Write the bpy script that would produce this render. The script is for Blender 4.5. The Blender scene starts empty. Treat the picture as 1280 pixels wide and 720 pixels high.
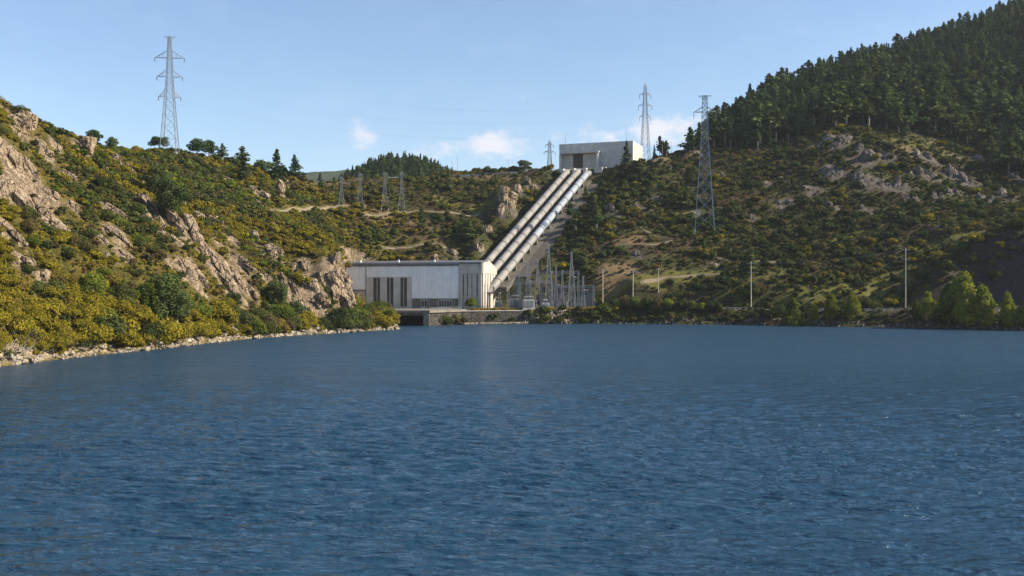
import bpy, math, random
import numpy as np
from mathutils import Vector, Matrix
D = bpy.data
SC = bpy.context.scene
COL = SC.collection
PI = math.pi

# ------------------------------------------------------------------ camera
CAM_H = 14.3
F = 1280 * 35.0 / 36.0            # focal length in photograph pixels
cam = D.cameras.new('camera'); cam.lens = 35.0; cam.sensor_width = 36.0
cam.clip_start = 0.5; cam.clip_end = 20000
camo = D.objects.new('camera', cam); COL.objects.link(camo)
camo.location = (0, 0, CAM_H); camo.rotation_euler = (PI / 2, 0, 0)
SC.camera = camo

# ------------------------------------------------------------------ light
SUN_EL = math.radians(32); SUN_AZ = math.radians(95)     # azimuth clockwise from +Y
sun = D.lights.new('sun', 'SUN'); sun.energy = 5.0; sun.angle = math.radians(0.5); sun.color = (1.0, 0.86, 0.66)
suno = D.objects.new('sun', sun); COL.objects.link(suno)
SV = Vector((math.cos(SUN_EL) * math.sin(SUN_AZ), math.cos(SUN_EL) * math.cos(SUN_AZ), math.sin(SUN_EL)))
suno.rotation_euler = SV.to_track_quat('Z', 'Y').to_euler()

# ------------------------------------------------------------------ render settings
SC.view_settings.view_transform = 'Standard'; SC.view_settings.look = 'None'
SC.view_settings.exposure = 0.95; SC.view_settings.gamma = 1.0
SC.view_settings.use_curve_mapping = False
SC.render.engine = 'CYCLES'
SC.cycles.max_bounces = 6; SC.cycles.transparent_max_bounces = 6
SC.cycles.diffuse_bounces = 3; SC.cycles.glossy_bounces = 3; SC.cycles.volume_bounces = 0
SC.cycles.use_denoising = True; SC.cycles.denoiser = 'OPENIMAGEDENOISE'; SC.cycles.denoising_prefilter = 'ACCURATE'
SC.cycles.sample_clamp_indirect = 4.0; SC.cycles.sample_clamp_direct = 4.0


# ------------------------------------------------------------------ node helpers
def nt_new(name):
    m = D.materials.new(name); m.use_nodes = True
    nt = m.node_tree
    for n in list(nt.nodes): nt.nodes.remove(n)
    out = nt.nodes.new('ShaderNodeOutputMaterial')
    return m, nt, out

def N(nt, typ, **kw):
    n = nt.nodes.new(typ)
    for k, v in kw.items():
        if k in n.inputs: n.inputs[k].default_value = v
        else: setattr(n, k, v)
    return n

def mathn(nt, op, a, b=None, clamp=False):
    n = nt.nodes.new('ShaderNodeMath'); n.operation = op; n.use_clamp = clamp
    for i, v in enumerate((a, b)):
        if v is None: continue
        if isinstance(v, (int, float)): n.inputs[i].default_value = v
        else: nt.links.new(v, n.inputs[i])
    return n.outputs[0]

def mixc(nt, fac, a, b, mode='MIX'):
    n = nt.nodes.new('ShaderNodeMix'); n.data_type = 'RGBA'; n.blend_type = mode
    for sock, v in ((n.inputs[0], fac), (n.inputs[6], a), (n.inputs[7], b)):
        if isinstance(v, (int, float)): sock.default_value = v
        elif isinstance(v, (tuple, list)): sock.default_value = (*v[:3], 1)
        else: nt.links.new(v, sock)
    return n.outputs[2]

def noise(nt, scale, detail=4, rough=0.55, vec=None, dist=0.0):
    n = nt.nodes.new('ShaderNodeTexNoise')
    n.inputs['Scale'].default_value = scale; n.inputs['Detail'].default_value = detail
    n.inputs['Roughness'].default_value = rough; n.inputs['Distortion'].default_value = dist
    if vec is not None: nt.links.new(vec, n.inputs['Vector'])
    return n.outputs['Fac']

def ramp(nt, fac, lo, hi):
    n = nt.nodes.new('ShaderNodeMapRange'); n.interpolation_type = 'SMOOTHSTEP'
    n.inputs['From Min'].default_value = lo; n.inputs['From Max'].default_value = hi
    nt.links.new(fac, n.inputs['Value'])
    return n.outputs['Result']

def objcoord(nt, scale=(1, 1, 1)):
    tc = nt.nodes.new('ShaderNodeTexCoord')
    mp = nt.nodes.new('ShaderNodeMapping'); mp.inputs['Scale'].default_value = scale
    nt.links.new(tc.outputs['Object'], mp.inputs['Vector'])
    return mp.outputs['Vector']

def worldcoord(nt, scale=(1, 1, 1)):
    g = nt.nodes.new('ShaderNodeNewGeometry')
    mp = nt.nodes.new('ShaderNodeMapping'); mp.inputs['Scale'].default_value = scale
    nt.links.new(g.outputs['Position'], mp.inputs['Vector'])
    return mp.outputs['Vector']

def bsdf(nt, out, color, rough=0.8, spec=0.3, metal=0.0, height=None, bump=0.3, bdist=0.2):
    b = nt.nodes.new('ShaderNodeBsdfPrincipled')
    for key, v in (('Base Color', color), ('Roughness', rough), ('Metallic', metal)):
        if isinstance(v, (int, float)): b.inputs[key].default_value = v
        elif isinstance(v, (tuple, list)): b.inputs[key].default_value = (*v[:3], 1)
        else: nt.links.new(v, b.inputs[key])
    b.inputs['Specular IOR Level'].default_value = spec
    if height is not None:
        bp = nt.nodes.new('ShaderNodeBump'); bp.inputs['Strength'].default_value = bump; bp.inputs['Distance'].default_value = bdist
        nt.links.new(height, bp.inputs['Height']); nt.links.new(bp.outputs['Normal'], b.inputs['Normal'])
    nt.links.new(b.outputs[0], out.inputs['Surface'])
    return b

# ------------------------------------------------------------------ sky with a few clouds
W = D.worlds.new('World'); SC.world = W; W.use_nodes = True
wt = W.node_tree
for n in list(wt.nodes): wt.nodes.remove(n)
wo = wt.nodes.new('ShaderNodeOutputWorld'); bg = wt.nodes.new('ShaderNodeBackground')
bg.inputs['Strength'].default_value = 0.097
sky = wt.nodes.new('ShaderNodeTexSky'); sky.sky_type = 'NISHITA'; sky.sun_disc = False
sky.sun_elevation = SUN_EL; sky.sun_rotation = SUN_AZ
sky.air_density = 1.0; sky.dust_density = 0.6; sky.ozone_density = 3.0; sky.altitude = 300
tc = wt.nodes.new('ShaderNodeTexCoord')
sep = wt.nodes.new('ShaderNodeSeparateXYZ'); wt.links.new(tc.outputs['Generated'], sep.inputs[0])
az = mathn(wt, 'ARCTAN2', sep.outputs['X'], sep.outputs['Y'])     # compass bearing and height of the direction
el = mathn(wt, 'ARCSINE', sep.outputs['Z'])
cmb = wt.nodes.new('ShaderNodeCombineXYZ'); wt.links.new(az, cmb.inputs[0]); wt.links.new(el, cmb.inputs[1])
def cnoise(scale, sx, sy, detail, rough):
    mp = wt.nodes.new('ShaderNodeMapping'); mp.inputs['Scale'].default_value = (sx, sy, 1)
    wt.links.new(cmb.outputs[0], mp.inputs['Vector'])
    return noise(wt, scale, detail, rough, mp.outputs['Vector'])
cn = cnoise(28, 1.0, 1.7, 7, 0.62)
cn2 = cnoise(9, 1.0, 2.2, 5, 0.6)
total = None
# small fair-weather clouds: bearing, height, half width, half height (radians), density
for px, py, wx, wy, den in ((607, 180, 54, 19, 0.80), (453, 168, 20, 15, 0.85), (718, 166, 34, 14, 0.62), (832, 168, 44, 26, 0.85),
                            (660, 127, 34, 10, 0.28), (560, 190, 60, 14, 0.34), (880, 150, 40, 16, 0.5), (765, 175, 50, 14, 0.4)):
    a0 = math.atan2(px - 640, F); e0 = math.atan2((360 - py), math.hypot(F, px - 640))
    dx = mathn(wt, 'DIVIDE', mathn(wt, 'SUBTRACT', az, a0), wx / F)
    dy = mathn(wt, 'DIVIDE', mathn(wt, 'SUBTRACT', el, e0), wy / F)
    r2 = mathn(wt, 'ADD', mathn(wt, 'MULTIPLY', dx, dx), mathn(wt, 'MULTIPLY', dy, dy))
    g = mathn(wt, 'MULTIPLY', mathn(wt, 'EXPONENT', mathn(wt, 'MULTIPLY', r2, -1.0)), den)
    total = g if total is None else mathn(wt, 'MAXIMUM', total, g)
cl = mathn(wt, 'ADD', total, mathn(wt, 'MULTIPLY', mathn(wt, 'SUBTRACT', cn, 0.5), 2.6))
cl = mathn(wt, 'MULTIPLY', ramp(wt, cl, 0.18, 0.95), mathn(wt, 'MULTIPLY', ramp(wt, total, 0.03, 0.3), 0.8))
veil = mathn(wt, 'MULTIPLY', ramp(wt, cn2, 0.45, 0.8), 0.05)       # thin high cirrus all over the sky
skyc = mixc(wt, veil, sky.outputs['Color'], (7.5, 7.6, 7.8))
skyc = mixc(wt, cl, skyc, (5.5, 5.25, 5.45))
wt.links.new(skyc, bg.inputs['Color']); wt.links.new(bg.outputs[0], wo.inputs['Surface'])

# ------------------------------------------------------------------ numpy noise
def _hash(ix, iy, seed):
    h = (ix.astype(np.int64) * 374761393 + iy.astype(np.int64) * 668265263 + seed * 974634777) & 0xFFFFFFFF
    h = ((h ^ (h >> 13)) * 1274126177) & 0xFFFFFFFF
    return ((h ^ (h >> 16)) & 0xFFFFFF) / float(0xFFFFFF)

def vnoise(x, y, seed=0):
    ix = np.floor(x); iy = np.floor(y); fx = x - ix; fy = y - iy
    ux = fx * fx * fx * (fx * (fx * 6 - 15) + 10); uy = fy * fy * fy * (fy * (fy * 6 - 15) + 10)
    a = _hash(ix, iy, seed); b = _hash(ix + 1, iy, seed); c = _hash(ix, iy + 1, seed); d = _hash(ix + 1, iy + 1, seed)
    return (a + (b - a) * ux + (c - a) * uy + (a - b - c + d) * ux * uy) * 2 - 1

def fbm(x, y, oct=4, seed=0, gain=0.5):
    s = 0; a = 1.0; t = 0
    for i in range(oct):
        s = s + a * vnoise(x, y, seed + i * 17); t += a; a *= gain
        x, y = x * 1.93 + y * 0.31 + 5.2, y * 1.93 - x * 0.31 + 1.7
    return s / t

def sstep(a, b, x):
    t = np.clip((x - a) / (b - a), 0, 1)
    return t * t * (3 - 2 * t)

def P3(px, py, d):
    """The point of the place seen at picture position (px, py) of the photograph, d metres into the scene."""
    return ((px - 640) / F * d, d, CAM_H + (360 - py) / F * d)
# ------------------------------------------------------------------ terrain
def shore(px, py):
    d = CAM_H * F / (py - 360.0)
    return ((px - 640) / F * d, d)
LAKE = [(-170, -220), (-150, 60), (-120, 120)] + [shore(*p) for p in (
    (0, 458), (50, 452), (100, 446), (150, 441), (200, 436), (250, 430), (300, 424.5), (350, 420.5), (400, 417.5), (450, 414.5), (488, 412.2), (500, 411))]
LAKE += [(-43, 358), (-46, 371), (-45, 399), (-33, 399), (-32.6, 377), (-26, 381)] + [shore(*p) for p in (
    (580, 405.5), (620, 405), (655, 404.6), (720, 404.5), (800, 405), (900, 406), (1000, 407.6), (1100, 409), (1200, 411.5), (1280, 413.5))]
LAKE += [(230, 300), (300, 220), (330, 100), (330, -220)]
LAKE = np.array(LAKE)

def lake_dist(x, y):
    """Signed distance to the lake's shore, positive on land."""
    d2 = np.full(x.shape, 1e18); inside = np.zeros(x.shape, bool)
    n = len(LAKE)
    for i in range(n):
        ax, ay = LAKE[i]; bx, by = LAKE[(i + 1) % n]
        ex, ey = bx - ax, by - ay
        t = np.clip(((x - ax) * ex + (y - ay) * ey) / (ex * ex + ey * ey), 0, 1)
        d2 = np.minimum(d2, (x - ax - t * ex) ** 2 + (y - ay - t * ey) ** 2)
        if ay != by:
            c = ((ay > y) != (by > y)) & (x < ax + (y - ay) / (by - ay) * ex)
            inside ^= c
    d = np.sqrt(d2)
    return np.where(inside, -d, d)

CP = [P3(*p) for p in (
    # ridge line of the left hill and of the slope behind the power station
    (-150, 70, 255), (-60, 112, 258), (0, 139, 262), (40, 157, 285), (85, 175, 325), (140, 189, 370), (211, 190, 425), (255, 195, 440), (300, 206, 455),
    (365, 218, 490), (440, 225, 535), (500, 227, 560), (560, 220, 575), (620, 217, 572), (660, 214, 565),
    # left hill
    (-100, 430, 165), (-100, 250, 205), (0, 200, 236), (0, 250, 222), (0, 300, 210), (0, 360, 197), (0, 410, 189), (0, 435, 184.5),
    (50, 420, 199), (50, 340, 214), (50, 260, 240), (50, 200, 272),
    (100, 425, 212), (100, 390, 217), (100, 340, 228), (100, 290, 246), (100, 240, 276), (100, 205, 310),
    (150, 420, 226), (150, 370, 236), (150, 310, 254), (150, 260, 284), (150, 215, 335),
    (200, 415, 241), (200, 380, 249), (200, 340, 260), (200, 290, 284), (200, 250, 318), (200, 212, 376),
    (250, 412, 259), (250, 385, 267), (250, 345, 276), (250, 300, 296), (250, 260, 340), (250, 220, 400),
    (300, 410, 281), (300, 385, 291), (300, 350, 302), (300, 310, 326), (300, 270, 368), (300, 230, 425),
    (350, 405, 303), (350, 380, 313), (350, 345, 327), (350, 310, 358), (350, 275, 410), (350, 240, 470),
    (400, 402, 323), (400, 385, 331), (400, 360, 337), (400, 325, 356), (400, 300, 395), (400, 270, 450), (400, 240, 510),
    (420, 397, 336), (420, 384, 343), (421, 352, 347), (417, 333, 353), (418, 330, 372), (440, 403, 343), (456, 402, 352), (450, 396, 368), (470, 406, 350), (485, 407, 350),
    # slope behind the power station
    (440, 310, 440), (440, 290, 455), (440, 262, 475), (440, 240, 510), (500, 318, 447), (500, 290, 465), (500, 262, 490), (500, 240, 528),
    (550, 320, 447), (550, 290, 470), (550, 262, 496), (550, 240, 532), (590, 315, 450), (600, 290, 466), (610, 262, 500), (610, 238, 535),
    (640, 262, 502), (655, 238, 532),
    # hillside to the right of the penstocks
    (760, 395, 402), (760, 372, 414), (760, 340, 432), (760, 300, 457), (760, 260, 487), (765, 222, 540), (800, 206, 556), (835, 196, 572), (870, 186, 600),
    (850, 395, 396), (850, 388, 403), (850, 360, 421), (850, 320, 446), (850, 280, 476), (850, 240, 512), (850, 205, 552),
    (950, 395, 386), (950, 388, 395), (950, 360, 412), (950, 320, 440), (950, 280, 472), (950, 240, 506), (950, 205, 545), (950, 180, 590), (950, 150, 665), (950, 136, 720),
    (1050, 395, 375), (1050, 388, 385), (1050, 360, 402), (1050, 320, 430), (1050, 280, 460), (1050, 240, 493), (1050, 205, 518), (1050, 170, 545), (1050, 150, 585), (1050, 120, 665), (1050, 97, 760),
    (1150, 398, 360), (1150, 389, 372), (1150, 360, 390), (1150, 325, 414), (1150, 290, 440), (1150, 260, 470), (1150, 230, 498), (1150, 195, 528), (1150, 165, 575), (1150, 110, 690), (1150, 68, 800),
    (1280, 402, 340), (1280, 390, 352), (1280, 352, 376), (1280, 318, 381), (1280, 291, 386), (1280, 290, 402), (1280, 270, 452), (1280, 235, 508), (1280, 190, 565), (1280, 110, 690), (1280, 24, 830),
    (1220, 395, 352), (1220, 389, 362), (1220, 352, 382), (1220, 325, 387), (1220, 308, 390), (1220, 306, 402), (1180, 345, 386), (1180, 333, 391),
    (1215, 45, 815), (1215, 120, 680), (1400, 395, 330), (1400, 330, 372), (1400, 285, 390), (1400, 250, 452), (1400, 130, 640), (1400, -20, 850),
    (820, 203, 600), (860, 192, 640), (900, 176, 690), (990, 122, 735))]
CP += [(-25, 426, 6.5), (-10, 423, 6.2), (20, 425, 9), (-30, 400, 5.8), (10, 410, 7), (35, 410, 7.4),
       (70, 560, 79), (40, 570, 79), (55, 600, 79), (20, 600, 77), (-60, 620, 72), (-130, 620, 62), (-200, 480, 60), (-230, 380, 52), (-210, 280, 62),
       (-220, 150, 52), (-260, 0, 40), (-190, 60, 16), (-178, -150, 6), (-300, 650, 40), (-100, 800, 55), (60, 760, 62), (120, 760, 96), (250, 900, 120), (120, 1000, 50),
       (500, 1000, 190), (640, 850, 215), (700, 600, 150), (420, 420, 62), (330, 330, 26), (250, 320, 14), (360, 220, 12), (420, 60, 14), (380, -200, 10), (600, 200, 30), (600, 420, 70),
       (-500, 300, 50), (-500, 0, 40), (-500, 700, 40), (0, 1300, 40), (500, 1300, 80), (900, 900, 120), (900, 300, 60)]
for px, py in ((0, 458), (100, 446), (200, 436), (300, 424.5), (400, 417.5), (490, 412), (720, 404.5), (800, 405), (900, 406), (1000, 408), (1100, 409), (1200, 411.5), (1280, 413.5)):
    CP.append((*shore(px, py), 0.4))
# penstock bed: a straight incline under the three pipes
PEN_A = np.array((-6.0, 440.0, 24.6)); PEN_B = np.array((35.5, 545.0, 77.4))
PEN_D = (PEN_B - PEN_A); PEN_L = np.linalg.norm(PEN_D[:2]); PEN_U = PEN_D[:2] / PEN_L; PEN_V = np.array((PEN_U[1], -PEN_U[0]))
PEN_S = PEN_D[2] / PEN_L
for s in (0.05, 0.3, 0.55, 0.8, 0.97):
    q = PEN_A + PEN_D * s
    for o in (-12, 0, 14):
        CP.append((q[0] + PEN_V[0] * o, q[1] + PEN_V[1] * o, q[2] - 4.2))
CP = np.array(CP)
C0 = 7.0
def _kern(ax, ay, bx, by): return -np.sqrt((ax - bx) ** 2 + (ay - by) ** 2 + C0 * C0)
n = len(CP)
_A = np.zeros((n + 3, n + 3))
_A[:n, :n] = _kern(CP[:, None, 0], CP[:, None, 1], CP[None, :, 0], CP[None, :, 1]) - np.eye(n) * 0.6
_A[:n, n] = 1; _A[:n, n + 1:] = CP[:, :2] / 100.0; _A[n:, :n] = _A[:n, n:].T
_b = np.zeros(n + 3); _b[:n] = CP[:, 2]
_w = np.linalg.solve(_A, _b)
def rbf(x, y):
    z = _w[n] + _w[n + 1] * x / 100 + _w[n + 2] * y / 100
    for i in range(n):
        z = z + _w[i] * _kern(x, y, CP[i, 0], CP[i, 1])
    return z

# rock outcrops, as seen: centre, width, height in picture pixels, lean in degrees (clockwise from upright)
ROCKS = [  # left hill
 (20,150,40,28,-30),(8,195,26,28,-20),(34,212,14,32,-25),(11,247,26,38,-25),(41,257,20,52,-28),(60,282,18,38,-30),(65,250,12,18,-30),(108,188,28,18,-60),(146,202,10,12,-20),(161,211,7,14,-15),
 (146,226,9,14,-20),(179,230,8,12,10),(182,255,14,22,5),(166,247,8,14,-15),(194,245,9,10,-20),(142,267,12,36,-25),(90,262,14,24,-30),(195,280,18,42,0),(212,275,20,52,-5),(235,290,24,52,-10),
 (26,176,14,16,-30),(50,182,10,16,-30),(3,285,16,40,-28),(57,197,14,14,-30),(71,186,10,10,-30),(122,230,6,10,-20),(28,333,24,20,-35),(50,351,24,16,-50),(65,288,26,20,-30),(144,297,12,38,-22),
 (155,320,10,28,-25),(139,324,8,14,-20),(214,300,14,30,-8),(241,300,24,52,-14),(205,324,10,14,-10),(230,340,12,20,-15),(262,325,20,52,-20),(289,322,16,52,-35),(292,347,18,30,-20),(310,365,16,26,-20),
 (248,350,18,24,-15),(274,345,16,42,-22),(335,317,28,22,-30),(342,332,14,12,-30),(317,297,14,8,-60),(376,336,16,20,-20),(415,329,22,14,-50),(428,350,22,26,-14),(428,374,30,34,-10),(365,367,16,40,-8),
 (387,360,16,26,-10),(395,380,22,16,-30),(365,388,14,16,-15),(272,277,10,14,-30),(255,275,7,32,-30),(292,305,10,20,-30),(410,358,18,22,-15),(404,383,16,14,-20),(442,372,14,26,-12),(20,300,14,20,-30),
 (285,227,8,18,-35),(312,252,9,26,-38),(325,245,14,16,-38),(316,238,9,10,-30),(260,212,10,8,-40),(350,245,26,9,-65),(355,236,14,8,-60),(340,270,8,14,-35),(344,285,8,10,-20),(275,280,12,20,-20),
 (120,300,14,22,-25),(86,225,12,20,-30),(300,380,14,20,-15),(330,350,12,16,-25),
 # hillside on the right
 (1046,178,30,26,15),(1021,183,16,12,0),(1075,189,14,12,20),(1075,203,32,14,-60),(1103,197,26,22,-25),(1042,217,26,24,25),(1083,228,32,22,30),(1108,236,14,20,10),(1126,236,12,26,15),(1139,222,10,14,20),
 (1158,200,24,24,10),(1160,222,20,24,5),(1192,197,18,12,10),(1219,200,20,14,-20),(1200,225,22,36,15),(1192,244,14,20,15),(1172,247,14,18,10),(1236,250,18,18,10),(1264,247,26,18,20),(1214,231,18,28,10),
 (1044,261,20,10,40),(1083,264,18,12,30),(1017,239,24,12,30),(960,233,14,14,20),(981,227,16,12,30),(979,258,20,12,20),(802,262,20,14,30),(768,267,24,8,60),(822,250,14,8,40),(1085,270,14,12,20),
 (987,255,12,8,20),(800,322,20,12,50),(895,332,14,8,40),(1140,250,12,16,10),(1280,225,20,20,5),(940,275,12,9,30),(870,268,13,8,30),(905,222,16,9,40),
 # beside the penstocks
 (636,250,24,26,25),(648,240,11,12,25),(664,234,22,9,50),(626,265,10,12,20),(565,319,14,8,40),(545,324,9,6,30),(599,312,14,12,30),(611,290,10,12,25)]

# level ground, as polygons in plan (x, y) with a height and the width over which it eases into the slope
def poly_dist(poly, x, y):
    d2 = np.full(x.shape, 1e18); ins = np.zeros(x.shape, bool); m = len(poly)
    for i in range(m):
        ax, ay = poly[i]; bx, by = poly[(i + 1) % m]; ex, ey = bx - ax, by - ay
        t = np.clip(((x - ax) * ex + (y - ay) * ey) / (ex * ex + ey * ey + 1e-9), 0, 1)
        d2 = np.minimum(d2, (x - ax - t * ex) ** 2 + (y - ay - t * ey) ** 2)
        if ay != by: ins ^= ((ay > y) != (by > y)) & (x < ax + (y - ay) / (by - ay) * ex)
    d = np.sqrt(d2)
    return np.where(ins, -d, d)
def seg_dist(pts, x, y):
    """Distance to a polyline and the height along it."""
    best = np.full(x.shape, 1e18); z = np.zeros(x.shape)
    for (ax, ay, az_), (bx, by, bz) in zip(pts[:-1], pts[1:]):
        ex, ey = bx - ax, by - ay
        t = np.clip(((x - ax) * ex + (y - ay) * ey) / (ex * ex + ey * ey), 0, 1)
        d = np.hypot(x - ax - t * ex, y - ay - t * ey)
        m = d < best
        best = np.where(m, d, best); z = np.where(m, az_ + (bz - az_) * t, z)
    return best, z
PAD = [(-68, 416), (-63, 398), (-48.5, 392), (-47, 402), (-31, 402), (-30.6, 384), (-25, 385), (-17, 395), (4, 404), (26, 404.5), (44, 405), (44, 421), (6, 424), (-4, 425), (-12, 421), (-64, 434)]
ROAD = [(40, 411, 6.6), (60, 408, 6.2), (80, 403, 5.9), (100, 394, 5.7), (115, 385, 5.6), (140, 374, 5.8), (160, 365, 6.0), (182, 352, 6.2), (215, 335, 6.6), (280, 300, 7)]
STATION = [(12, 556), (66, 536), (88, 556), (96, 600), (20, 612), (8, 580)]

def height(x, y, fine=True):
    z = rbf(x, y)
    dl = lake_dist(x, y)
    far = np.clip(1 - np.hypot(x - 50, y - 450) / 1400, 0.0, 1)
    amp = sstep(3, 30, dl) * far
    dpad = poly_dist(PAD, x, y); drd, zrd = seg_dist(ROAD, x, y); dst = poly_dist(STATION, x, y)
    s = ((x - PEN_A[0]) * PEN_U[0] + (y - PEN_A[1]) * PEN_U[1]); o = (x - PEN_A[0]) * PEN_V[0] + (y - PEN_A[1]) * PEN_V[1]
    flat = np.minimum.reduce([sstep(0, 10, dpad), sstep(4, 12, drd), sstep(0, 12, dst)])
    z = z + amp * flat * (fbm(x / 34, y / 34, 4, 3) * 3.4 + fbm(x / 9, y / 9, 3, 9) * 1.1)
    # the level places
    z = 5.8 + (z - 5.8) * sstep(0, 7, dpad)
    w = sstep(5, 11, drd); z = zrd * (1 - w) + z * w
    w = sstep(0, 10, dst); z = 80.2 * (1 - w) + z * w
    pz = PEN_A[2] - 3.9 + np.clip(s, -18, PEN_L - 2) * PEN_S
    w = np.maximum.reduce([sstep(13, 20, np.abs(o - 2)), sstep(-2, -16, s), sstep(PEN_L - 4, PEN_L + 8, s)]); z = pz * (1 - w) + z * w
    # the end of the cliff drops straight to the low promontory
    k = x / np.maximum(y, 1) * F + 640; w = sstep(431, 443, k + 3 * vnoise(y / 6, x / 6, 3)) * sstep(334, 340, y) * sstep(404, 396, y) * (k < 520)
    z = z - w * np.maximum(0, z - (CAM_H - 42.5 / F * y))
    # bank and lake bed
    bank = 0.15 + 0.32 * np.clip(dl, 0, 5)
    z = np.where(dl > 0, np.maximum(z, np.minimum(bank, 1.6)), 0)
    wz = (dpad < 7) & (x < 8)
    z = np.where(dl > 0, np.minimum(z, 0.15 + np.where(wz, dl * .3 + 9 * sstep(3.0, 4.6, dl), dl * 1.6 + np.where(drd < 9, 9 * sstep(1.5, 2.8, dl), 0))), np.maximum(-5, dl * 0.45))
    return z

def axis(*parts):
    out = []
    for a, b, s in parts: out += list(np.arange(a, b - 1e-6, s))
    out.append(parts[-1][1]); return np.array(out)
GX = axis((-6000, -1500, 900), (-1500, -420, 90), (-420, -170, 10), (-170, 60, 1.3), (60, 330, 2.2), (330, 520, 10), (520, 1500, 98), (1500, 6000, 900))
GY = axis((-3000, -300, 300), (-300, 150, 30), (150, 430, 1.3), (430, 620, 2.0), (620, 880, 5), (880, 1500, 40), (1500, 8000, 900))
XX, YY = np.meshgrid(GX, GY)
ZZ = height(XX, YY)
def grid_at(G, x, y):
    x = np.asarray(x, float); y = np.asarray(y, float)
    i = np.clip(np.searchsorted(GX, x) - 1, 0, len(GX) - 2); j = np.clip(np.searchsorted(GY, y) - 1, 0, len(GY) - 2)
    u = np.clip((x - GX[i]) / (GX[i + 1] - GX[i]), 0, 1); v = np.clip((y - GY[j]) / (GY[j + 1] - GY[j]), 0, 1)
    return G[j, i] * (1 - u) * (1 - v) + G[j, i + 1] * u * (1 - v) + G[j + 1, i] * (1 - u) * v + G[j + 1, i + 1] * u * v
def zat(x, y): return grid_at(ZZ, x, y)
def hit(px, py, lo=150.0, hi=1100.0):
    """First ground met along the line of sight of picture position (px, py)."""
    d = np.arange(lo, hi, 0.5)
    x = (px - 640) / F * d; z = CAM_H + (360 - py) / F * d
    below = np.nonzero(zat(x, d) >= z)[0]
    if len(below) == 0:
        gap = z - zat(x, d); k = int(np.argmin(np.where(d > 200, gap / d, 9)))     # grazes a crest
        return np.array((x[k], d[k], float(zat(x[k], d[k]))))
    k = below[0]
    return np.array((x[k], d[k], float(zat(x[k], d[k]))))
def ground_normal(x, y, e=3.0):
    v = Vector((float(zat(x - e, y) - zat(x + e, y)), float(zat(x, y - e) - zat(x, y + e)), 2 * e)); v.normalize(); return v

# rock mask on the ground round each outcrop, with rough ridged relief
ROCK_AT = [hit(r[0], r[1]) for r in ROCKS]
RM = np.zeros_like(ZZ)
for r, p in zip(ROCKS, ROCK_AT):
    w = max(2.2, 0.5 * (r[2] + r[3]) / F * p[1] * 0.72)
    RM = np.maximum(RM, np.exp(-((XX - p[0]) ** 2 + (YY - p[1]) ** 2) / (w * w * 1.5)))
# broken rock faces on the steep parts of the left cliff
sy, sx = np.gradient(ZZ, GY, GX)
STEEP = np.hypot(sx, sy)
LEFT = sstep(60, -60, XX + (YY - 400) * 0.1)
LD = lake_dist(XX, YY)
RM = np.clip(RM * (0.75 + 0.5 * fbm(XX / 4, YY / 4, 3, 31)) + sstep(1.1, 1.8, STEEP) * 0.5 * sstep(-30, -60, XX) * sstep(8, 20, LD), 0, 1)
ridged = 1 - np.abs(fbm(XX / 5.5 + YY / 11, YY / 9 - XX / 14, 4, 77)) * 2
calm = (poly_dist(PAD, XX, YY) > 2) & (seg_dist(ROAD, XX, YY)[0] > 8) & (LD > 2)
ZZ = ZZ + np.where(calm, RM * (ridged * 1.9 - 0.3) + 0.35 * fbm(XX / 3.1, YY / 3.1, 3, 55) * sstep(900, 500, YY), 0)

# bare patches and colour zones of the soil (dry straw, brown heather)
def pix(x, y, z):
    return 640 + F * x / np.maximum(y, 1), 360 - F * (z - CAM_H) / np.maximum(y, 1)
DRY = np.zeros_like(ZZ)
for px, py, wx, wy, a in ((215, 193, 14, 14, 1), (420, 222, 22, 16, 1), (385, 218, 16, 10, 1), (465, 268, 16, 9, .8), (530, 222, 14, 12, .6), (590, 222, 14, 10, .7), (640, 222, 12, 8, .7),
                          (545, 300, 14, 8, .5), (855, 196, 14, 8, 1), (820, 198, 9, 6, .8), (775, 340, 12, 9, 1), (1140, 190, 14, 12, .7), (1170, 178, 9, 8, .6), (790, 300, 12, 8, .7), (480, 272, 16, 10, .8), (520, 280, 14, 8, .5), (450, 300, 12, 8, .4), (620, 228, 10, 8, .6)):
    p = hit(px, py)
    DRY = np.maximum(DRY, a * np.exp(-(((XX - p[0]) / wx) ** 2 + ((YY - p[1]) / wy) ** 2)))

# open grass: terraces and clearings that stay free of bushes
GRASS = np.zeros_like(ZZ)
for px, py, wx, wy, a in ((860, 347, 22, 5, 1), (820, 352, 14, 5, .9), (1000, 372, 26, 7, .8), (1075, 362, 22, 8, .7), (960, 345, 20, 6, .6), (1110, 350, 14, 6, .7), (1060, 300, 14, 7, .5), (1190, 300, 22, 6, .7), (560, 256, 14, 10, .7),
                          (420, 285, 22, 12, .8), (500, 300, 22, 8, .6), (395, 272, 16, 10, .8), (600, 262, 12, 8, .5), (1160, 186, 20, 12, .7), (900, 300, 16, 7, .5), (850, 270, 12, 7, .4), (1230, 275, 20, 6, .6)):
    p = hit(px, py)
    GRASS = np.maximum(GRASS, a * np.exp(-(((XX - p[0]) / wx) ** 2 + ((YY - p[1]) / wy) ** 2)))
GRASS = np.clip(GRASS + .45 * fbm(XX / 7, YY / 7, 3, 61) * (GRASS > .1), 0, 1)

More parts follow.
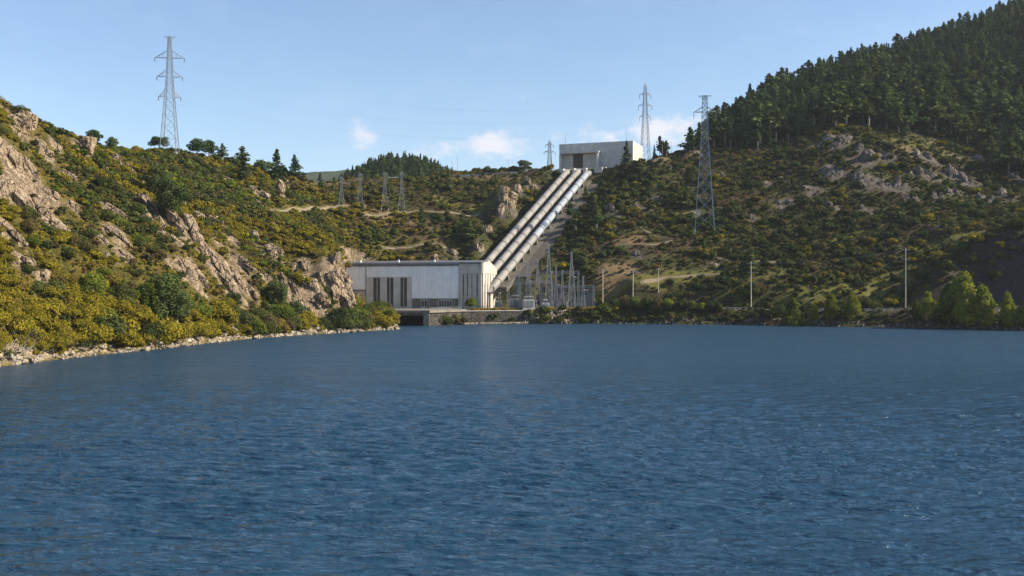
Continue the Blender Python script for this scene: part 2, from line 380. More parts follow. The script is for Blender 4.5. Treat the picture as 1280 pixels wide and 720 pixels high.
def mesh_np(name, verts, faces, mats, fmat=None, smooth=False, attrs=None, dom='FACE'):
    """verts n x 3, faces m x k (k = 3 or 4) numpy arrays."""
    verts = np.asarray(verts, np.float32); faces = np.asarray(faces, np.int32)
    me = D.meshes.new(name); k = faces.shape[1]
    me.vertices.add(len(verts)); me.vertices.foreach_set('co', verts.ravel())
    me.loops.add(faces.size); me.loops.foreach_set('vertex_index', faces.ravel())
    me.polygons.add(len(faces)); me.polygons.foreach_set('loop_start', np.arange(0, faces.size, k, dtype=np.int32))
    for m in (mats if isinstance(mats, (list, tuple)) else [mats]): me.materials.append(m)
    if fmat is not None: me.polygons.foreach_set('material_index', np.asarray(fmat, np.int32))
    if smooth: me.polygons.foreach_set('use_smooth', np.ones(len(faces), bool))
    for key, v in (attrs or {}).items():
        a = me.attributes.new(key, 'FLOAT', dom); a.data.foreach_set('value', np.asarray(v, np.float32).ravel())
    me.update(calc_edges=True); me.validate()
    return me

def grid_mesh(name, X, Y, Z, mat, attrs=None, smooth=True):
    h, w = X.shape
    idx = np.arange(h * w).reshape(h, w)
    f = np.stack([idx[:-1, :-1], idx[:-1, 1:], idx[1:, 1:], idx[1:, :-1]], -1).reshape(-1, 4)
    return mesh_np(name, np.stack([X, Y, Z], -1).reshape(-1, 3), f, mat, smooth=smooth, attrs=attrs, dom='POINT')

def link(name, mesh, parent=None):
    o = D.objects.new(name, mesh); COL.objects.link(o)
    if parent is not None: o.parent = parent
    return o
def tag(o, label=None, cat=None, group=None, kind=None):
    if label: o['label'] = label
    if cat: o['category'] = cat
    if group: o['group'] = group
    if kind: o['kind'] = kind
    return o
def thing(name, label, cat, loc=(0, 0, 0), rz=0.0, group=None, scale=1.0):
    o = D.objects.new(name, None); COL.objects.link(o); o.empty_display_size = 0.5
    o.location = loc; o.rotation_euler = (0, 0, rz); o.scale = (scale,) * 3
    return tag(o, label, cat, group)

# ---- ground material
def ground_material():
    m, nt, out = nt_new('hillside_ground')
    v = worldcoord(nt)
    at = lambda k: N(nt, 'ShaderNodeAttribute', attribute_name=k).outputs['Fac']
    n1 = noise(nt, 0.035, 6, 0.6, v); n2 = noise(nt, 0.22, 5, 0.6, v); n3 = noise(nt, 1.6, 4, 0.6, v)
    olive = mixc(nt, ramp(nt, n2, 0.35, 0.65), (0.036, 0.044, 0.013), (0.080, 0.082, 0.025))
    heath = mixc(nt, ramp(nt, n3, 0.3, 0.7), (0.042, 0.031, 0.019), (0.085, 0.062, 0.034))
    soil = mixc(nt, ramp(nt, n1, 0.42, 0.62), olive, heath)
    gorse = mixc(nt, ramp(nt, n2, 0.35, 0.65), (0.070, 0.066, 0.014), (0.150, 0.115, 0.024))
    soil = mixc(nt, mathn(nt, 'MULTIPLY', at('leftside'), 0.85), soil, gorse)
    straw = mixc(nt, n3, (0.15, 0.105, 0.050), (0.26, 0.185, 0.095))
    dry = ramp(nt, mathn(nt, 'ADD', at('dry'), mathn(nt, 'MULTIPLY', mathn(nt, 'SUBTRACT', n2, 0.5), 1.0)), 0.25, 0.7)
    soil = mixc(nt, dry, soil, straw)
    vr = worldcoord(nt, (1.0, 0.6, 0.45))
    rn = noise(nt, 0.5, 7, 0.65, vr, 0.6)
    rock = mixc(nt, ramp(nt, rn, 0.3, 0.7), (0.16, 0.120, 0.080), (0.39, 0.305, 0.215))
    rock = mixc(nt, at('leftside'), mixc(nt, ramp(nt, rn, 0.3, 0.7), (0.075, 0.066, 0.055), (0.19, 0.165, 0.14)), rock)
    crk = noise(nt, 0.9, 5, 0.6, worldcoord(nt, (1.3, .9, .35)), 1.2)
    rock = mixc(nt, ramp(nt, mathn(nt, 'ABSOLUTE', mathn(nt, 'SUBTRACT', crk, 0.5)), 0.03, 0.0), rock, (0.045, 0.038, 0.03))
    rm = ramp(nt, mathn(nt, 'ADD', at('rock'), mathn(nt, 'MULTIPLY', mathn(nt, 'SUBTRACT', n3, 0.5), 0.7)), 0.30, 0.62)
    gn = mixc(nt, n3, (0.085, 0.090, 0.022), (0.165, 0.155, 0.040))
    soil = mixc(nt, ramp(nt, at('grass'), 0.2, 0.6), soil, gn)
    c = mixc(nt, rm, soil, rock)
    sh = mixc(nt, n3, (0.30, 0.240, 0.160), (0.46, 0.39, 0.285))
    c = mixc(nt, at('scree_shade'), c, mixc(nt, rn, (0.030, 0.028, 0.026), (0.075, 0.070, 0.064)))  # grey scree tone, kept dark to put the mound's shade into the soil
    c = mixc(nt, at('shore'), c, sh)
    h = mathn(nt, 'ADD', mathn(nt, 'MULTIPLY', n3, 0.6), mathn(nt, 'ADD', mathn(nt, 'MULTIPLY', rn, 1.6), mathn(nt, 'MULTIPLY', ramp(nt, mathn(nt, 'ABSOLUTE', mathn(nt, 'SUBTRACT', crk, 0.5)), 0.0, 0.06), 0.5)))
    bsdf(nt, out, c, 0.92, 0.15, 0, h, 0.9, 0.6)
    return m
M_GROUND = ground_material()
SHORE = sstep(0.0, 0.6, LD) * sstep(3.2, 1.4, LD + 1.2 * fbm(XX / 5, YY / 5, 3, 8)) * (sstep(-30, -60, XX) + 0.06)
SHORE = np.clip(SHORE, 0, 1)
SCREE_SHADE = np.clip(np.exp(-(((XX - 197) / 30) ** 2 + ((YY - 380) / 9) ** 2)) * 1.6 + .5 * fbm(XX / 6, YY / 6, 3, 66) - .1, 0, 1) * (XX > 140)  # greyish scree on the right mound, with its face's shade painted in
LMASK = sstep(-20, -70, XX + 0.28 * (YY - 400)) * sstep(520, 430, YY)
go = link('ground', grid_mesh('ground', XX, YY, ZZ, M_GROUND, {'rock': RM, 'dry': DRY, 'shore': SHORE, 'leftside': LMASK, 'scree_shade': SCREE_SHADE, 'grass': GRASS}))
tag(go, kind='structure')

# ---- far hills beyond the ridge
def hill_mesh(name, cx, cy, rx, ry, hz, seed, mat, base=20.0):
    u = np.linspace(-1, 1, 61); X, Y = np.meshgrid(cx + rx * u, cy + ry * u)
    r = np.hypot(*np.meshgrid(u, u))
    Z = base + (hz - base) * np.clip(np.cos(np.clip(r, 0, 1) * PI / 2), 0, 1) ** 1.2 * (1 + 0.12 * fbm(X / rx * 5, Y / rx * 5, 4, seed)) - 12 * (r > 0.98)
    return grid_mesh(name, X, Y, Z, mat)
def far_mat(name, a, b):
    m, nt, out = nt_new(name); v = worldcoord(nt)
    bsdf(nt, out, mixc(nt, ramp(nt, noise(nt, 0.02, 6, 0.65, v), 0.35, 0.65), a, b), 0.95, 0.1)
    return m
M_FARHILL = far_mat('far_woodland', (0.022, 0.036, 0.022), (0.060, 0.070, 0.035))
tag(link('far_ridge', hill_mesh('far_ridge', -450, 2600, 800, 500, 312, 4, M_FARHILL)), kind='structure')
tag(link('far_ridge', hill_mesh('far_ridge', 60, 4600, 1500, 700, 545, 8, M_FARHILL)), kind='structure')
tag(link('knoll', hill_mesh('knoll', -88, 800, 80, 80, 114, 12, M_FARHILL, 75.0)), kind='structure')

# ---- water
def water_material():
    m, nt, out = nt_new('lake_water')
    v1 = worldcoord(nt, (0.42, 1.15, 1)); v2 = worldcoord(nt, (0.45, 1.25, 1)); v3 = worldcoord(nt, (0.05, 0.11, 1))
    a = noise(nt, 0.55, 3, 0.6, v1, 0.5); b = noise(nt, 2.2, 3, 0.6, v2, 0.3); c = noise(nt, 1.0, 4, 0.6, v3)
    gust = ramp(nt, c, 0.3, 0.7)
    amp = mathn(nt, 'ADD', 0.72, mathn(nt, 'MULTIPLY', gust, 0.5))
    h = mathn(nt, 'MULTIPLY', mathn(nt, 'ADD', mathn(nt, 'MULTIPLY', a, 0.62), mathn(nt, 'MULTIPLY', b, 0.17)), amp)
    sp = nt.nodes.new('ShaderNodeSeparateXYZ'); nt.links.new(worldcoord(nt), sp.inputs[0])
    ro = mathn(nt, 'ADD', 0.07, mathn(nt, 'MULTIPLY', ramp(nt, sp.outputs['Y'], 70, 220), 0.27))     # finer, closer ripples on the open water
    bs = bsdf(nt, out, (0.014, 0.046, 0.085), ro, 0.5, 0, h, 1.0, 1.5)
    bs.inputs['IOR'].default_value = 1.33
    return m
def water_sheet():
    """One sheet: wind waves as real relief near the camera, coarser cells far away."""
    xs = np.r_[[-380, -260, -180, -120], np.arange(-84, 84.1, 0.24), [120, 180, 260, 345]]
    ys = [-260, -100, -20, 10, 24]; y = 34.0
    while y < 175: ys.append(y); y += min(0.9, max(0.17, y * y / 17789 * 0.55))
    ys = np.array(ys + list(np.arange(175, 470, 6.0)) + [470.0])
    X, Y = np.meshgrid(xs, ys); Zw = np.zeros_like(X); rng = np.random.default_rng(2)
    for i in range(46):
        lam = 0.5 * (6.5 ** rng.random()); a = math.radians(90 + rng.normal(0, 17)); k = 2 * PI / lam
        amp = 0.0195 * lam ** 0.95 / 1.7
        fade = np.clip(np.maximum(.17, Y * Y / 17789 * .55) / lam * -3.6 + 1.7, 0, 1) * sstep(176, 140, Y)           # relief too fine for the cells is left to the ripples
        gust = np.clip(0.85 + 1.1 * fbm(X / 34 + i * .15, Y / 17, 3, 5), .25, 1.5)
        ph = k * (X * math.cos(a) + Y * math.sin(a)) + rng.random() * 6.28 + 0.5 * vnoise(X / 6 + i, Y / 5, i)
        Zw += amp * fade * gust * (np.sin(ph) + .22 * np.cos(2 * ph))
    Zw *= ((np.abs(X) < 83) & (Y > 30)) * 1.0
    return grid_mesh('water', X, Y, Zw, water_material())
tag(link('water', water_sheet()), kind='structure')
# ------------------------------------------------------------------ building kit
class MB:
    """Collects simple shapes into one mesh."""
    def __init__(s): s.v = []; s.f = []; s.m = []; s.mats = []
    def mi(s, mat):
        if mat not in s.mats: s.mats.append(mat)
        return s.mats.index(mat)
    def add(s, vs, fs, mat):
        b = len(s.v); s.v += [tuple(v) for v in vs]; s.f += [tuple(b + i for i in f) for f in fs]; s.m += [s.mi(mat)] * len(fs)
        return s
    def box(s, x0, x1, y0, y1, z0, z1, mat):
        return s.add([(x, y, z) for z in (z0, z1) for y in (y0, y1) for x in (x0, x1)],
                     [(0, 2, 3, 1), (4, 5, 7, 6), (0, 1, 5, 4), (2, 6, 7, 3), (0, 4, 6, 2), (1, 3, 7, 5)], mat)
    def prism(s, poly, z0, z1, mat):
        k = len(poly)
        vs = [(x, y, z0) for x, y in poly] + [(x, y, z1) for x, y in poly]
        return s.add(vs, [tuple(reversed(range(k))), tuple(range(k, 2 * k))] + [(i, (i + 1) % k, k + (i + 1) % k, k + i) for i in range(k)], mat)
    def beam(s, p, q, w, mat, h=None):
        p = Vector(p); q = Vector(q); d = q - p
        if d.length < 1e-6: return s
        d.normalize(); up = Vector((0, 0, 1)) if abs(d.z) < 0.95 else Vector((1, 0, 0))
        a = d.cross(up).normalized() * (w / 2); b = a.cross(d).normalized() * ((h or w) / 2)
        vs = [p - a - b, p + a - b, p + a + b, p - a + b, q - a - b, q + a - b, q + a + b, q - a + b]
        return s.add(vs, [(3, 2, 1, 0), (4, 5, 6, 7), (0, 1, 5, 4), (1, 2, 6, 5), (2, 3, 7, 6), (3, 0, 4, 7)], mat)
    def tube(s, pts, rad, mat, n=8, caps=True):
        pts = [Vector(p) for p in pts]; m = len(pts); rad = rad if isinstance(rad, (list, tuple)) else [rad] * m
        vs = []; ref = None
        for i, p in enumerate(pts):
            d = (pts[min(i + 1, m - 1)] - pts[max(i - 1, 0)]).normalized()
            if ref is None: ref = d.cross(Vector((0, 0, 1)) if abs(d.z) < 0.9 else Vector((1, 0, 0))).normalized()
            ref = (ref - d * ref.dot(d)).normalized(); b = d.cross(ref)
            vs += [p + (ref * math.cos(2 * PI * k / n) + b * math.sin(2 * PI * k / n)) * rad[i] for k in range(n)]
        fs = [(i * n + k, i * n + (k + 1) % n, (i + 1) * n + (k + 1) % n, (i + 1) * n + k) for i in range(m - 1) for k in range(n)]
        if caps: fs += [tuple(reversed(range(n))), tuple(range((m - 1) * n, m * n))]
        return s.add(vs, fs, mat)
    def mesh(s, name, smooth=False):
        me = D.meshes.new(name); me.from_pydata(s.v, [], s.f)
        for m in s.mats: me.materials.append(m)
        me.polygons.foreach_set('material_index', s.m)
        if smooth:
            me.polygons.foreach_set('use_smooth', [len(f) == 4 for f in s.f])
            me.set_sharp_from_angle(angle=math.radians(40)) if hasattr(me, 'set_sharp_from_angle') else None
        me.update(); return me
    def build(s, name, parent=None, smooth=False, kind=None):
        o = link(name, s.mesh(name, smooth), parent)
        if kind: o['kind'] = kind
        return o

def wall_mat(name, a, b, streak=0.5, rough=0.8, spec=0.3, scale=1.0, bump=0.15, dirt=(0.10, 0.09, 0.075)):
    """Painted or cast surface: cloudy tone, rain streaks running down, grime specks."""
    m, nt, out = nt_new(name)
    v = worldcoord(nt, (scale,) * 3); vs = worldcoord(nt, (1.1 * scale, 1.1 * scale, 0.07 * scale))
    n1 = noise(nt, 0.35, 5, 0.6, v); n2 = noise(nt, 1.0, 4, 0.65, vs); n3 = noise(nt, 3.0, 4, 0.6, v)
    c = mixc(nt, ramp(nt, n1, 0.3, 0.7), a, b)
    f = mathn(nt, 'MULTIPLY', ramp(nt, n2, 0.52, 0.78), streak)
    c = mixc(nt, f, c, dirt)
    c = mixc(nt, mathn(nt, 'MULTIPLY', ramp(nt, n3, 0.6, 0.8), streak * 0.5), c, dirt)
    bsdf(nt, out, c, rough, spec, 0, n3, bump, 0.05)
    return m
def plain(name, c, rough=0.6, spec=0.4, metal=0.0, var=0.25):
    m, nt, out = nt_new(name); v = worldcoord(nt)
    n = noise(nt, 1.3, 4, 0.6, v)
    bsdf(nt, out, mixc(nt, n, tuple(x * (1 - var) for x in c), tuple(min(1, x * (1 + var)) for x in c)), rough, spec, metal)
    return m
M_CLAD = wall_mat('white_metal_cladding', (0.70, 0.73, 0.76), (0.80, 0.82, 0.84), 0.30, 0.5, 0.4)
M_CONC = wall_mat('weathered_concrete', (0.40, 0.37, 0.33), (0.52, 0.49, 0.44), 0.55, 0.9, 0.2)
M_CONC2 = wall_mat('pale_concrete', (0.42, 0.41, 0.38), (0.53, 0.52, 0.49), 0.40, 0.9, 0.2)
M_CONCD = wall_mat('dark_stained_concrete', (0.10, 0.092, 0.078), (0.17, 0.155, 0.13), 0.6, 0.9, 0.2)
M_CONCM = wall_mat('grimy_concrete', (0.14, 0.128, 0.105), (0.24, 0.22, 0.18), 0.7, 0.9, 0.2)
M_ROOF = wall_mat('grey_roof_sheet', (0.10, 0.105, 0.12), (0.15, 0.155, 0.17), 0.3, 0.5, 0.4)
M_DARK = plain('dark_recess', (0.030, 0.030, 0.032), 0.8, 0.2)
M_LOUVRE = plain('brown_shutter', (0.10, 0.075, 0.060), 0.7, 0.3)
M_PIPE = wall_mat('painted_pipe', (0.19, 0.187, 0.178), (0.265, 0.262, 0.25), 0.55, 0.55, 0.4, 0.8, 0.1, (0.20, 0.155, 0.11))
M_PIPEBLUE = wall_mat('bleached_pipe', (0.235, 0.275, 0.32), (0.32, 0.36, 0.405), 0.4, 0.5, 0.4, 0.8, 0.1, (0.22, 0.19, 0.16))
M_COLLAR = wall_mat('pipe_collar', (0.11, 0.10, 0.09), (0.17, 0.16, 0.145), 0.6, 0.6, 0.3)
M_STEEL = plain('galvanised_steel', (0.27, 0.285, 0.31), 0.5, 0.5, 0.25, 0.15)
M_STEELD = plain('weathered_steel', (0.24, 0.26, 0.28), 0.55, 0.5, 0.25, 0.2)
M_CERAMIC = plain('insulator_glaze', (0.13, 0.12, 0.12), 0.25, 0.6, 0, 0.1)
M_WOOD = plain('pale_pole', (0.42, 0.38, 0.32), 0.8, 0.2)
M_WHITE = plain('white_paint', (0.72, 0.72, 0.70), 0.6, 0.3, 0, 0.08)
M_WIRE = plain('aluminium_cable', (0.22, 0.23, 0.25), 0.5, 0.4, 0.4, 0.1)
M_STONE = wall_mat('stone_wall', (0.045, 0.042, 0.038), (0.10, 0.092, 0.08), 0.7, 0.95, 0.15, 1.6, 0.8, (0.05, 0.045, 0.04))
def stone_mat():
    m, nt, out = nt_new('rubble_stone_wall'); v = worldcoord(nt, (1.0, 1.0, 1.5))
    vo = nt.nodes.new('ShaderNodeTexVoronoi'); vo.inputs['Scale'].default_value = 1.1; nt.links.new(v, vo.inputs['Vector'])
    ve = nt.nodes.new('ShaderNodeTexVoronoi'); ve.feature = 'DISTANCE_TO_EDGE'; ve.inputs['Scale'].default_value = 1.1; nt.links.new(v, ve.inputs['Vector'])
    sx_ = nt.nodes.new('ShaderNodeSeparateXYZ'); nt.links.new(vo.outputs['Color'], sx_.inputs[0])
    c = mixc(nt, sx_.outputs[0], (0.035, 0.033, 0.031), (0.115, 0.105, 0.092)); j = ramp(nt, ve.outputs['Distance'], 0.0, 0.09)
    c = mixc(nt, j, (0.022, 0.021, 0.019), c)
    bsdf(nt, out, c, 0.95, 0.15, 0, j, 0.8, 0.12); return m
M_STONE = stone_mat()
M_TRACK = wall_mat('bare_track', (0.15, 0.122, 0.082), (0.22, 0.182, 0.128), 0.3, 0.95, 0.1)
M_ASPH = plain('road_surface', (0.21, 0.195, 0.17), 0.9, 0.2)
M_GRAVEL = wall_mat('grey_gravel', (0.065, 0.058, 0.05), (0.13, 0.118, 0.10), 0.4, 0.95, 0.1, 2.5, 0.8, (0.07, 0.065, 0.045))
def glass_mat():
    m, nt, out = nt_new('window_glass'); v = worldcoord(nt)
    bsdf(nt, out, mixc(nt, noise(nt, 0.8, 3, 0.5, v), (0.020, 0.024, 0.028), (0.06, 0.068, 0.075)), 0.12, 0.6)
    return m
M_GLASS = glass_mat()

# ------------------------------------------------------------------ power station
def oriented(ox, oy, rz):
    """Facade coordinate and height of a picture position on a wall through (ox, oy), turned by rz."""
    c, s_ = math.cos(rz), math.sin(rz)
    def fx(px):
        k = (px - 640) / F
        return (k * oy - ox) / (c - k * s_)
    def fz(py, px):
        x = fx(px); y = oy + x * s_
        return CAM_H + (360 - py) / F * y
    return fx, fz
PH = (-12.2, 408.0); PR = math.radians(-14); PZ = 5.8
fx, fz = oriented(PH[0], PH[1], PR)
def z_(py, px=540): return fz(py, px) - PZ
ph = thing('power_station', 'long white clad power station hall at the water under three pipes', 'power station', (PH[0], PH[1], PZ), PR)
L = -fx(430); DEP = 22.0; HT = z_(328.5, 600)
XB1, XB2, XB3 = fx(458), fx(515), fx(574)
# concrete body: a pentagon in section, ridge at mid depth
def body():
    b = MB(); pr = [(0.35, -2.0), (DEP, -2.0), (DEP, HT - 1.9), (DEP * 0.45, HT + 0.9), (0.35, HT - 0.1)]
    k = len(pr); vs = [(-L, y, z) for y, z in pr] + [(0, y, z) for y, z in pr]
    b.add(vs, [tuple(range(k)), tuple(reversed(range(k, 2 * k)))] + [(i, k + i, k + (i + 1) % k, (i + 1) % k) for i in range(k)], M_CONC)
    return b
body().build('wall', ph)
# roof sheet and its dark fascia over the clad bays
rb = MB()
ra, rc = HT + 0.02, HT + 1.02
for (ya, za), (yb, zb) in (((-0.55, HT + 0.02), (DEP * 0.45, HT + 1.05)), ((DEP * 0.45, HT + 1.05), (DEP + 0.4, HT - 1.75))):
    rb.add([(-L - 0.3, ya, za), (-0.25, ya, za), (-0.25, yb, zb), (-L - 0.3, yb, zb), (-L - 0.3, ya, za + 0.28), (-0.25, ya, za + 0.28), (-0.25, yb, zb + 0.28), (-L - 0.3, yb, zb + 0.28)],
           [(3, 2, 1, 0), (4, 5, 6, 7), (0, 1, 5, 4), (1, 2, 6, 5), (2, 3, 7, 6), (3, 0, 4, 7)], M_ROOF)
roof = rb.build('roof', ph)
MB().box(-L - 0.3, XB3 - 0.1, -0.62, -0.02, HT - 1.25, HT - 0.02, M_ROOF).build('fascia', ph)
MB().box(XB3 - 0.1, -0.25, -0.50, -0.02, HT - 0.42, HT - 0.02, M_ROOF).build('fascia', ph)
MB().box(-L - 0.35, XB3 - 0.08, -0.70, -0.625, HT - 0.22, HT + 0.10, M_STEEL).build('gutter', ph)
for px_ in (448, 496, 541):
    xx = fx(px_)
    MB().box(xx - 0.4, xx + 0.4, 1.6, 2.4, HT + 0.2, HT + 1.35, M_WHITE).tube([(xx, 2, HT + 1.3), (xx, 2, HT + 1.9)], 0.3, M_STEELD, 8).build('roof_vent', roof)
def panels(x0, x1, z0, z1, k, ya=-0.28, yb=0.33, mat=M_CLAD, name='cladding_panel', gap=0.05):
    w = (x1 - x0) / k; r = random.Random(int(abs(x0 * 97)))
    for i in range(k):
        MB().box(x0 + w * i + gap / 2, x0 + w * (i + 1) - gap / 2, ya - r.random() * 0.03, yb, z0, z1, mat).build(name, ph)
TOPZ = HT - 1.27
# bay 1: cladding above a recessed lobby with a door
panels(-L, XB1 - 0.25, z_(362), TOPZ, 3)
MB().box(-L, XB1 - 0.25, -0.30, 0.32, z_(363.4), z_(362) - 0.02, M_ROOF).build('trim', ph)
dx0, dx1 = fx(451), fx(455.5)
dr = MB().box(dx0, dx1, 0.22, 0.34, 0, 2.6, M_DARK).build('door', ph)
MB().box(dx0 - 0.12, dx1 + 0.12, 0.15, 0.21, 2.62, 2.82, M_STEEL).build('door_frame', dr)
MB().box(fx(446.3), fx(446.9), -0.2, 0.32, 0, z_(363.6), M_CONC).build('pilaster', ph)
MB().box(XB1 - 0.25, XB1, -0.45, 0.33, 0, TOPZ, M_ROOF).build('downpipe', ph)
# bay 2: three pairs of tall dark windows between pale piers, panel band above
panels(XB1 + 0.03, XB2 - 0.02, z_(346), TOPZ, 4, mat=M_CLAD)
wt_, wb_ = z_(347.2), 0.75
wins = [(466.8, 471), (472.2, 475.3), (483.7, 487), (488.4, 492), (500.6, 504), (505.3, 509)]
edges = [XB1 + 0.03] + [fx(p) for w in wins for p in w] + [XB2 - 0.02]
for i in range(0, len(edges), 2):
    MB().box(edges[i], edges[i + 1], -0.26, 0.33, 0, z_(346) - 0.03, M_CONC2 if edges[i + 1] - edges[i] > 0.7 else M_STEEL).build('pier', ph)
for a, b in wins:
    xa, xb = fx(a), fx(b)
    w = MB().box(xa + 0.01, xb - 0.01, 0.12, 0.3, wb_, wt_, M_GLASS).build('window', ph)
    fr = MB()
    for k in range(1, 9):
        zz = wb_ + (wt_ - wb_) * k / 9; fr.box(xa + 0.02, xb - 0.02, 0.04, 0.119, zz - 0.05, zz + 0.05, M_DARK)
    fr.build('glazing_bar', w, kind='stuff')
    MB().box(xa + 0.01, xb - 0.01, -0.34, 0.30, wb_ - 0.3, wb_ - 0.01, M_CONC).build('sill', w)
    MB().box(xa + 0.01, xb - 0.01, -0.1, 0.30, wt_ + 0.01, z_(346) - 0.05, M_CONC2).build('lintel', w)
    MB().box(xa + 0.01, xb - 0.01, -0.18, 0.31, 0.0, wb_ - 0.32, M_CONC).build('spandrel', w)
# bay 3: large blank cladding over a recessed brown plinth with two windows
panels(XB2 + 0.03, XB3 - 0.28, z_(373), TOPZ, 6)
MB().box(XB3 - 0.26, XB3, -0.5, 0.33, 0, TOPZ, M_CONC2).build('pilaster', ph)
MB().box(XB2 + 0.03, XB3 - 0.28, -0.1, 0.33, z_(374), z_(373) - 0.02, M_ROOF).build('trim', ph)
bands = [515.3, 526, 534, 548, 565, 573]
for i in (0, 2, 4):
    MB().box(fx(bands[i]), fx(bands[i + 1]) - 0.01, 0.05, 0.34, 0, z_(374) - 0.02, M_CONCD).build('plinth_panel', ph)
for a, b, k in ((526, 534, 2), (548, 565, 5)):
    xa, xb = fx(a), fx(b); za, zb = z_(383.3), z_(375.3)
    w = MB().box(xa, xb - 0.02, 0.26, 0.34, 0.0, z_(374) - 0.03, M_GLASS).build('window', ph)
    MB().box(xa, xb - 0.02, -0.02, 0.25, 0.0, za, M_CONC).build('sill', w)
    for i in range(k + 1):
        x = xa + 0.08 + (xb - xa - 0.2) * i / k
        MB().box(x - 0.07, x + 0.07, 0.1, 0.255, za + 0.01, zb, M_WHITE).build('window_frame', w)
    MB().box(xa, xb - 0.02, 0.08, 0.255, zb + 0.01, zb + 0.25, M_WHITE).build('window_frame', w)
for px_ in (536.5, 546, 567.5):
    MB().box(fx(px_) - 0.16, fx(px_) + 0.16, -0.12, 0.045, 0, z_(374) - 0.03, M_STEEL).build('post', ph)
# bay 4 and the sunlit gable: concrete with raised ribs and dark slots
for a, b in ((574.2, 578.4), (580.2, 583.6), (585.2, 589.4), (590.8, 595.6), (597.4, 601.6)):
    MB().box(fx(a), fx(b) - 0.01, -0.14, 0.34, 0, z_(342.5), M_CONC).build('rib', ph)
for a, b in ((578.8, 579.8), (584, 584.9), (596, 597)):
    MB().box(fx(a), fx(b), 0.2, 0.36, z_(370), z_(343.5), M_CONCD).build('slot_window', ph)
MB().box(fx(574.1), -0.02, -0.2, 0.34, z_(342), HT - 0.44, M_CONC).build('wall_panel', ph)
GY_ = [0.4, 3.0, 4.0, 7.2, 8.2, 11.4, 12.4, 15.6, 16.6, 19.8, 20.5, DEP]
def roof_z(y): return HT - 0.1 + (y - 0.35) / (DEP * 0.45 - 0.35) * 1.0 if y < DEP * 0.45 else HT + 0.9 - (y - DEP * 0.45) / (DEP * 0.55) * 2.8
for i in range(0, len(GY_), 2):
    MB().box(0.001, 0.30, GY_[i], GY_[i + 1], 0, z_(342), M_CONC).build('rib', ph)
for i in range(1, len(GY_) - 1, 2):
    MB().box(-0.05, 0.04, GY_[i] + 0.2, GY_[i + 1] - 0.2, 2.5, z_(344), M_CONCD).build('slot_window', ph)
b = MB(); ys = [0.38, DEP * 0.45, DEP - 0.02]; lo = z_(341.8)
vs = [(0.002, ys[0], lo), (0.002, ys[2], lo), (0.002, ys[2], roof_z(ys[2])), (0.002, ys[1], roof_z(ys[1])), (0.002, ys[0], roof_z(ys[0]))]
vs += [(0.38, y, z) for _, y, z in vs]
b.add(vs, [(4, 3, 2, 1, 0), (5, 6, 7, 8, 9)] + [(i, (i + 1) % 5, 5 + (i + 1) % 5, 5 + i) for i in range(5)], M_CONC).build('gable_panel', ph)

# tailrace and the deck along the hall's foot
TO = (-33.4, 375.0); TRZ = math.radians(-4)
tr = thing('tailrace', 'concrete tailrace outlet with a wide dark opening under the white hall', 'outlet', (TO[0], TO[1], 0), TRZ)
def tl(x, y):
    c, s_ = math.cos(-TRZ), math.sin(-TRZ); x -= TO[0]; y -= TO[1]; return (x * c - y * s_, x * s_ + y * c)
deck = [tl(*q) for q in ((-52, 376.5), (-31.0, 374.6), (-19.5, 392.0), (-15, 406), (-68, 419.5), (-68, 400))]
MB().prism(deck, 4.95, 5.86, M_CONCM).build('deck_slab', tr)
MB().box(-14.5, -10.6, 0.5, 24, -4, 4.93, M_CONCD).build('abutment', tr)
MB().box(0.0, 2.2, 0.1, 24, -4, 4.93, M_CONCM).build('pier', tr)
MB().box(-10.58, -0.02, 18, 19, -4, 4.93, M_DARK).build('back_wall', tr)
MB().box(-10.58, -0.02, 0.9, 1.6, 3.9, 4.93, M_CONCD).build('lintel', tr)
q = [tl(*p) for p in ((-31.1, 375.6), (-19.6, 392.6), (-20.6, 393.4), (-32.0, 376.4))]
MB().prism(q, -3, 4.93, M_STONE).build('wing_wall', tr)
pa_, pb_ = tl(-46, 376.2), tl(-31.2, 374.9); pc_ = tl(-19.8, 391.8)
for (u0, u1, k) in ((pa_, pb_, 9), (pb_, pc_, 11)):
    for i in range(k):
        x = u0[0] + (u1[0] - u0[0]) * i / k; y = u0[1] + (u1[1] - u0[1]) * i / k
        MB().box(x - 0.05, x + 0.05, y + .15, y + .25, 5.86, 6.9, M_STEEL).build('railing_post', tr)
    for zz in (6.4, 6.9): MB().beam((u0[0], u0[1] + .2, zz), (u1[0], u1[1] + .2, zz), 0.07, M_STEEL).build('handrail', tr)

